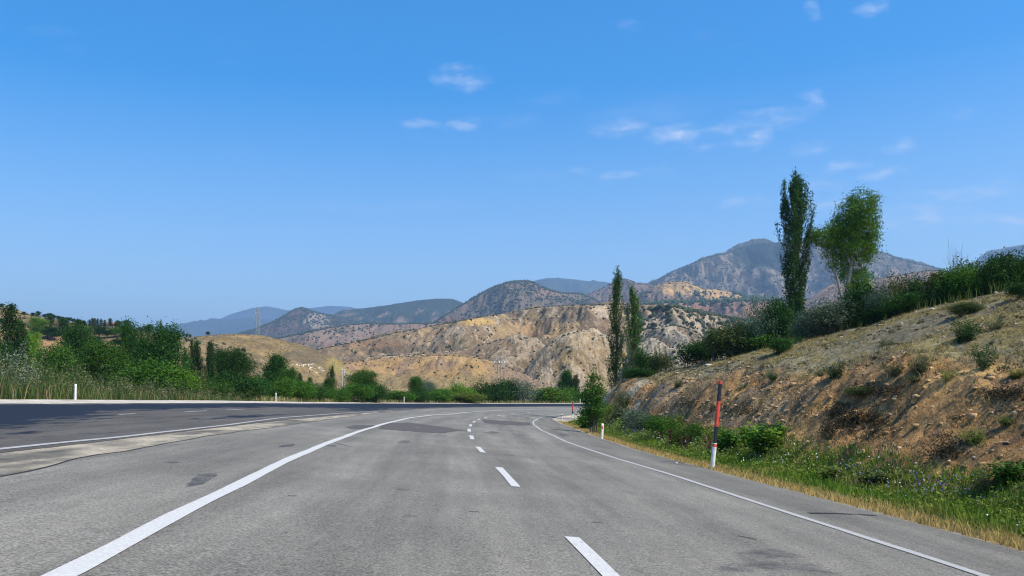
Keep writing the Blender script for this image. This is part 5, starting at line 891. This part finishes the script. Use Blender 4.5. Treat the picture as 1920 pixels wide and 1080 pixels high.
leaves(mb, np.stack([x[k], y[k], z[k] + hh[k] * zz], 1) + rs.randn(len(k), 3) * [.22, .22, .08] * (1.1 - .7 * zz)[:, None], .09 + .08 * rs.rand(len(k)), c0[k] * (.75 + .5 * rs.rand(len(k), 1)), rs, ratio=.4)
link('tall_weeds', mb.mesh('tall_weeds', M['grass']), kind='stuff', label='tall leafy weeds behind the left road edge', category='weeds')
mb = MB(); n = 9000; t = 75 + 95 * rs.rand(n); e = 24.6 + 3.2 * rs.rand(n); x, y = PT(t, e); z = embz(t, e); blades(mb, np.stack([x, y, z - .03], 1), (.2 + .45 * rs.rand(n)), .04 + .05 * rs.rand(n), .5, mixc(rc(n, (.10, .13, .03), (.16, .18, .05), rs), rc(n, (.32, .26, .11), (.42, .34, .15), rs), (rs.rand(n) < .6).astype(float)), rs)
link('edge_grass', mb.mesh('edge_grass', M['grass']), kind='stuff', label='dry grass strip along the far outer road edge', category='grass')
# understorey on the embankment
mb = MB(); n = 1500; t = 20 + 160 * rs.rand(n); e = 29 + 26 * rs.rand(n) ** 1.3; x, y = PT(t, e); z = embz(t, e); k = np.repeat(np.arange(n), 34); s = .5 + .8 * rs.rand(n); d = rs.randn(len(k), 3); d /= np.linalg.norm(d, axis=1)[:, None]; d[:, 2] = np.abs(d[:, 2])
leaves(mb, np.stack([x, y, z], 1)[k] + d * (s[k] * (.6 + .4 * rs.rand(len(k))))[:, None], .18 + .12 * rs.rand(len(k)), rc(n, (.03, .06, .015), (.07, .10, .03), rs)[k] * (.75 + .5 * rs.rand(len(k), 1)), rs)
link('undergrowth', mb.mesh('undergrowth', M['grass']), kind='stuff', label='low green undergrowth below the trees left of the road', category='undergrowth')

# ------------------------------------------------------------------ marker posts and snow poles
def postmesh(H, w0, d0, chamfer=.12):
    """road marker: tapered post with slanted top"""
    mb = MB(); h2 = H; V = []
    for (z, k) in ((-.25, 1.0), (H * .85, .93)):
        for (sx, sy) in ((-1, -1), (1, -1), (1, 1), (-1, 1)): V.append((sx * w0 / 2 * k, sy * d0 / 2 * k, z))
    V += [(-w0 / 2 * .9, -d0 / 2 * .9, H - .04), (w0 / 2 * .9, -d0 / 2 * .9, H - .04), (w0 / 2 * .9, d0 / 2 * .9, H), (-w0 / 2 * .9, d0 / 2 * .9, H)]
    mb.add(V, [(0, 1, 5, 4), (1, 2, 6, 5), (2, 3, 7, 6), (3, 0, 4, 7), (4, 5, 9, 8), (5, 6, 10, 9), (6, 7, 11, 10), (7, 4, 8, 11), (8, 9, 10, 11)]); return mb
def bx(name, c, s, m, parent):
    mb = MB(); box(mb, c, s); return link(name, mb.mesh(name, m), parent)
def marker(x, by, h_px, lab, refl=None, lean=0.03, band=False, w_=.13, left=False):
    t, e = onroad(x, by) if not left else (None, None)
    if left: D0, X0, Z0 = left
    else: X0, D0 = PT(t, e); X0, D0 = float(X0), float(D0); Z0 = float(ground_z(np.array([X0]), np.array([D0]))[0])
    H = h_px * D0 / F; e_ = empty('marker_post', (X0, D0, Z0), lab, 'marker post', 'white marker posts along the road', rz=_rng.uniform(-.2, .2)); e_.rotation_euler[1] = lean
    po = link('post', postmesh(H, w_, .07).mesh('post', M['white_plastic']), e_)
    if refl: bx('reflector', (0, -.036, H * .76), (.055, .012, H * .2), M['red'], po)
    if band: bx('black_band', (0, 0, H * .86), (w_ * 1.02, .075, H * .12), M['black'], po)
    return e_
def leftpos(x, by):      # on the outer gravel shoulder at photo position
    u = x - 960; d = np.arange(30, 180, .05); t, e = te(u / F * d, d); k = np.where(e > 24.35)[0]; k = k[k > 0][0] if e[0] < 24.35 else 0
    return float(d[k]), float(u / F * d[k]), float(ZO(t[k]) - .05)
for (x, by, h, lab) in [(141, 748, 31, 'nearest white marker post on the left road edge before the reeds'), (517, 751, 17, 'middle white marker post on the left road edge before green bushes'), (757.5, 754, 11.5, 'farthest white marker post on the left road edge, below the orange hill'), (1087.5, 757, 9.5, 'tiny white marker post at the far bend beside the young tree')]:
    marker(x, by, h, lab, left=leftpos(x, by), w_=.095, lean=.02)
marker(1128.5, 821.5, 28.5, 'short white marker post with red reflector on the right verge', True, .05, w_=.13)
marker(1053, 791, 15.5, 'small white marker post with dark band at the inside of the bend', False, .03, True)
def snow_pole(x, by, top, segs, lab, lean, r=.045):
    t, e = onroad(x, by); X0, D0 = PT(t, e); X0, D0 = float(X0), float(D0); Z0 = float(ground_z(np.array([X0]), np.array([D0]))[0]); k = D0 / F; e_ = empty('snow_pole', (X0, D0, Z0), lab, 'snow pole', 'red and black snow poles'); e_.rotation_euler[1] = lean
    for (nm, y0, y1, m, rr) in segs:
        mb = MB(); z0, z1 = (by - y0) * k, (by - y1) * k; z0 = z0 if y0 < by else -.25
        tube(mb, [(0, 0, z0 + .0004), (0, 0, (z0 + z1) / 2), (0, 0, z1)], r * rr, 14); link(nm, mb.mesh(nm, M[m], False), e_)
    return e_
sp = snow_pole(1335.5, 878, 711, [('post', 878, 828, 'white_plastic', 1.22), ('reflector_band', 835, 830, 'red', 1.3), ('lower_pole', 828, 797, 'black', 1.02), ('red_sleeve', 797, 749, 'red', 1.12), ('upper_pole', 749, 717, 'black', 1.04), ('pole_tip', 717, 711, 'red', 1.1)], 'tall leaning snow pole banded black and red on the right verge', .092, .051)
snow_pole(1073.5, 782, 755, [('post', 782, 775, 'white_plastic', 1.2), ('lower_pole', 775, 769, 'black', 1), ('red_sleeve', 769, 757, 'red', 1.15), ('pole_tip', 757, 755, 'black', 1)], 'small distant snow pole with red sleeve at the inside of the bend', .02, .07)

# ------------------------------------------------------------------ far left slope: trees, house
FT = [('poplar_b', Md, 'poplar', 'light green poplar', [(72, 622, 604, 22), (96, 612, 594, 16), (113, 628, 597, 24), (122, 630, 600, 16), (147, 628, 599, 18), (158, 626, 601, 14)]),
      ('poplar_a', D_, 'poplar', 'dark poplar in the row left of the pink house', [(168, 618, 599, 7), (174, 617, 597, 7), (179, 616, 597, 7), (184, 616, 598, 6), (189, 617, 598, 6), (197, 618, 600, 6), (208, 618, 599, 8)]),
      ('tree_a', Br, 'tree', 'bright green tree on the far field slope', [(72, 634, 596, 30), (64, 645, 621, 24), (164, 628, 612, 18), (214, 634, 616, 20)]),
      ('tree_b', D_, 'tree', 'dark tree on the far field slope', [(98, 638, 614, 26), (88, 634, 612, 22), (186, 632, 613, 24), (200, 634, 620, 18), (128, 645, 622, 20), (140, 640, 620, 22), (150, 650, 628, 24), (178, 650, 632, 22), (232, 632, 612, 22), (30, 618, 602, 22), (8, 612, 598, 20), (276, 628, 612, 16), (218, 650, 636, 22), (236, 650, 634, 20)]),
      ('tree_a', D_, 'tree', 'small dark tree along the crest of the field slope', [(3, 578, 570, 9), (22, 582, 576, 8), (45, 592, 585, 8), (62, 594, 587, 10), (72, 594, 584, 9), (84, 597, 590, 10), (93, 598, 588, 12), (101, 600, 592, 9), (110, 602, 594, 10), (118, 603, 596, 10), (128, 605, 597, 12), (137, 606, 599, 10), (146, 607, 600, 10), (222, 620, 603, 12), (236, 621, 602, 16), (262, 624, 613, 8), (280, 625, 610, 14), (344, 634, 626, 5), (350, 634, 627, 5), (356, 635, 628, 5), (390, 629, 622, 8)])]
ORD = ['leftmost', 'second from left', 'third from left', 'fourth from left', 'fifth from left', 'sixth from left', 'seventh from left', 'eighth from left', 'ninth from left', 'tenth from left', 'eleventh from left', 'twelfth from left', 'thirteenth from left', 'fourteenth from left', 'fifteenth from left', 'sixteenth from left', 'seventeenth from left', 'eighteenth from left', 'nineteenth from left', 'twentieth from left', 'rightmost']
for (pr, mt_, nm, lab, L_) in FT:
    for i, (x, by, top, wp) in enumerate(sorted(L_)):
        hn = 'grassy_hill' if x > 385 else 'field_hill'
        p = hit(hn, x, by); pp = PROTO[pr]; k = p[1] / F; put(pr, tuple(p - [0, 0, .2]), wp * k / pp['W'], (by - top + 2) * k / pp['H'], ORD[i] + ' of: ' + lab if False else '%s %s' % (ORD[i].replace(' from left', ''), lab) + (' counting from the left' if 'from' in ORD[i] else ''), 'tree', 'far_tree' if nm == 'tree' else 'far_poplar', mt_, lab + 's')
def house(x, by, w_px, h_px, hill_, wall, lab, floors=1, nw=3, D=None, gable=True):
    p = hit(hill_, x, by); k = p[1] / F; W, H = w_px * k, h_px * k; dp = W * .7; e = empty('house', tuple(p - [0, 0, H * .1]), lab, 'house'); H *= 1.1; mb = MB(); box(mb, (0, dp / 2, H * .35), (W, dp, H * .7)); link('wall', mb.mesh('wall', M[wall]), e)
    mb = MB(); o = .06 * W; mb.add([(-W / 2 - o, -o, H * .7), (W / 2 + o, -o, H * .7), (W / 2 + o, dp + o, H * .7), (-W / 2 - o, dp + o, H * .7), (-W / 2 - o, dp / 2, H), (W / 2 + o, dp / 2, H)], [(0, 1, 5, 4), (2, 3, 4, 5), (0, 3, 2, 1)]); mb.f[3].append(np.array([(1, 2, 5), (3, 0, 4)])); link('roof', mb.mesh('roof', M['roof']), e)
    for f in range(floors):
        for i in range(nw):
            wc = ((i + .5) / nw * W - W / 2, H * .7 * (f + .55) / floors); wo = bx('window', (wc[0], -.03, wc[1]), (W * .16, .08, H * .33 / floors), M['concrete'], e); bx('pane', (wc[0], -.06, wc[1]), (W * .13, .06, H * .27 / floors), M['glass'], wo)
    return e
house(203, 617, 22, 12, 'field_hill', 'wall_pink', 'pinkish house between the dark poplars on the far left slope', 2, 4)
for (x, y, wp, hp, lab) in [(1289, 559, 6, 5, 'left white house in the distant village below the ochre cliff'), (1307, 562, 5, 4, 'right white house in the distant village below the ochre cliff'), (1338, 563, 4, 3, 'tiny white house right of the other village houses')]: house(x, y, wp, hp, 'village_terrace' if False else 'ochre_foothill', 'wall_white', lab, 1, 2)

# ------------------------------------------------------------------ power line
def pylon(x, D, top, bottom_z, lab):
    X = (x - 960) / F * D; H = CH + (YH - top) / F * D - bottom_z; e = empty('lattice_pylon', (X, D, bottom_z), lab, 'pylon', rz=.3); body = MB(); hw = lambda z: np.interp(z, [0, H * .75, H], [H * .05, H * .018, H * .008]); r = .34
    cor = [(-1, -1), (1, -1), (1, 1), (-1, 1)]; zs = np.r_[np.linspace(0, H * .75, 9), np.linspace(H * .8, H, 4)]
    for (a, b) in cor: tube(body, [(a * hw(z), b * hw(z), z) for z in zs], r, 4)
    for z0, z1 in zip(zs[:-1], zs[1:]):
        for i in range(4):
            a, b = cor[i], cor[(i + 1) % 4]; tube(body, [(a[0] * hw(z0), a[1] * hw(z0), z0), (b[0] * hw(z1), b[1] * hw(z1), z1)], r * .6, 4); tube(body, [(b[0] * hw(z0), b[1] * hw(z0), z0), (a[0] * hw(z1), a[1] * hw(z1), z1)], r * .6, 4)
    link('lattice_mast', body.mesh('lattice_mast', M['steel']), e)
    for (zf, L_) in ((.80, .030), (.87, .040), (.94, .028)):
        for s in (-1, 1):
            mb = MB(); tube(mb, [(s * hw(H * zf), 0, H * zf + .4), (s * L_ * H, 0, H * zf)], r * .8, 4); tube(mb, [(s * hw(H * zf), 0, H * zf - .6), (s * L_ * H, 0, H * zf)], r * .8, 4); ca = link('crossarm', mb.mesh('crossarm', M['steel']), e)
            mb = MB(); tube(mb, [(s * L_ * H, 0, H * zf), (s * L_ * H, 0, H * zf - 1.8)], .18, 5); link('insulator', mb.mesh('insulator', M['insulator']), ca)
pylon(483, 1050, 575, 18, 'steel lattice pylon rising behind the tan hill')
def upole(x, D, top, lab, double=False, z=-3.5, r=.13, mat='wood_pole'):
    X = (x - 960) / F * D; H = CH + (YH - top) / F * D - z; e = empty('utility_pole', (X, D, z), lab, 'utility pole')
    for s in ((-.45, .45) if double else (0,)):
        mb = MB(); tube(mb, [(s * 1.3, 0, -.5), (s, 0, H * .5), (s * .6, 0, H)], [r * 1.2, r, r * .8], 8); link('pole', mb.mesh('pole', M[mat]), e)
    mb = MB(); box(mb, (0, -.15, H * .93), (2.2, .12, .14)); ca = link('crossarm', mb.mesh('crossarm', M[mat]), e)
    for s in (-1, 0, 1): mb = MB(); tube(mb, [(s, -.15, H * .93 + .07), (s, -.15, H * .93 + .3), (s, -.15, H * .93 + .42)], [.09, .1, .04], 8); link('insulator', mb.mesh('insulator', M['insulator']), ca)
upole(936.5, 185, 672, 'tall double utility pole with crossarm behind the dark bushes', True)
upole(642, 330, 688, 'left thin pale utility pole at the foot of the tan hill', r=.12, mat='concrete'); upole(646, 350, 693, 'middle thin pale utility pole close to its left twin', r=.11, mat='concrete'); upole(655.5, 380, 697, 'right and shortest thin pale pole at the foot of the tan hill', r=.11, mat='concrete')

# ------------------------------------------------------------------ letters of white stones on the tan hill
LET = [[(738, 824), (748, 840)], [(772, 842), (780, 829), (794, 832), (801, 848)], [(820, 832), (825, 851)], [(845, 832), (851, 855)], [(868, 834), (869, 856)], [(868, 835), (890, 832)], [(868, 846), (885, 845)], [(892, 833), (911, 829)], [(1008, 824), (940, 828), (928, 840), (945, 850), (958, 852)],
       [(990, 868), (955, 868), (945, 880), (955, 893), (978, 893)], [(1008, 881), (1027, 876)], [(1085, 858), (1060, 870), (1065, 888), (1097, 892)], [(1098, 872), (1117, 880)], [(1090, 910), (1142, 913)], [(1015, 935), (1057, 935)]]
le = None
for k, S in enumerate(LET):
    q = resample([(440 + a / 6.75, 560 + b / 6.75) for a, b in S], .5); pts = np.array([hit('grassy_hill', *p) for p in q]) + [0, 0, .12]
    for _ in range(2): pts[1:-1] = (pts[:-2] + 2 * pts[1:-1] + pts[2:]) / 4
    if le is None: le = empty('stone_lettering', tuple(pts[0]), 'letters laid out in white stones on the tan hillside', 'lettering'); o0 = pts[0]
    mb = MB(); tube(mb, pts - o0, .16, 6, (.78, .75, .64)); link('letter_stroke', mb.mesh('letter_stroke', M['stone']), le)

# ------------------------------------------------------------------ haze
mb = MB(); box(mb, (0, 11300, 645), (35600, 24000, 1310)); hm = bpy.data.materials.new('haze'); hm.use_nodes = True; hn = hm.node_tree.nodes; hn.clear(); ho = hn.new('ShaderNodeOutputMaterial'); pv = hn.new('ShaderNodeVolumePrincipled'); pv.inputs['Color'].default_value = (.44, .69, 1.0, 1); pv.inputs['Density'].default_value = 1.15e-4; pv.inputs['Anisotropy'].default_value = .2; hm.node_tree.links.new(pv.outputs[0], ho.inputs['Volume'])
link('haze', mb.mesh('haze', hm), kind='stuff')
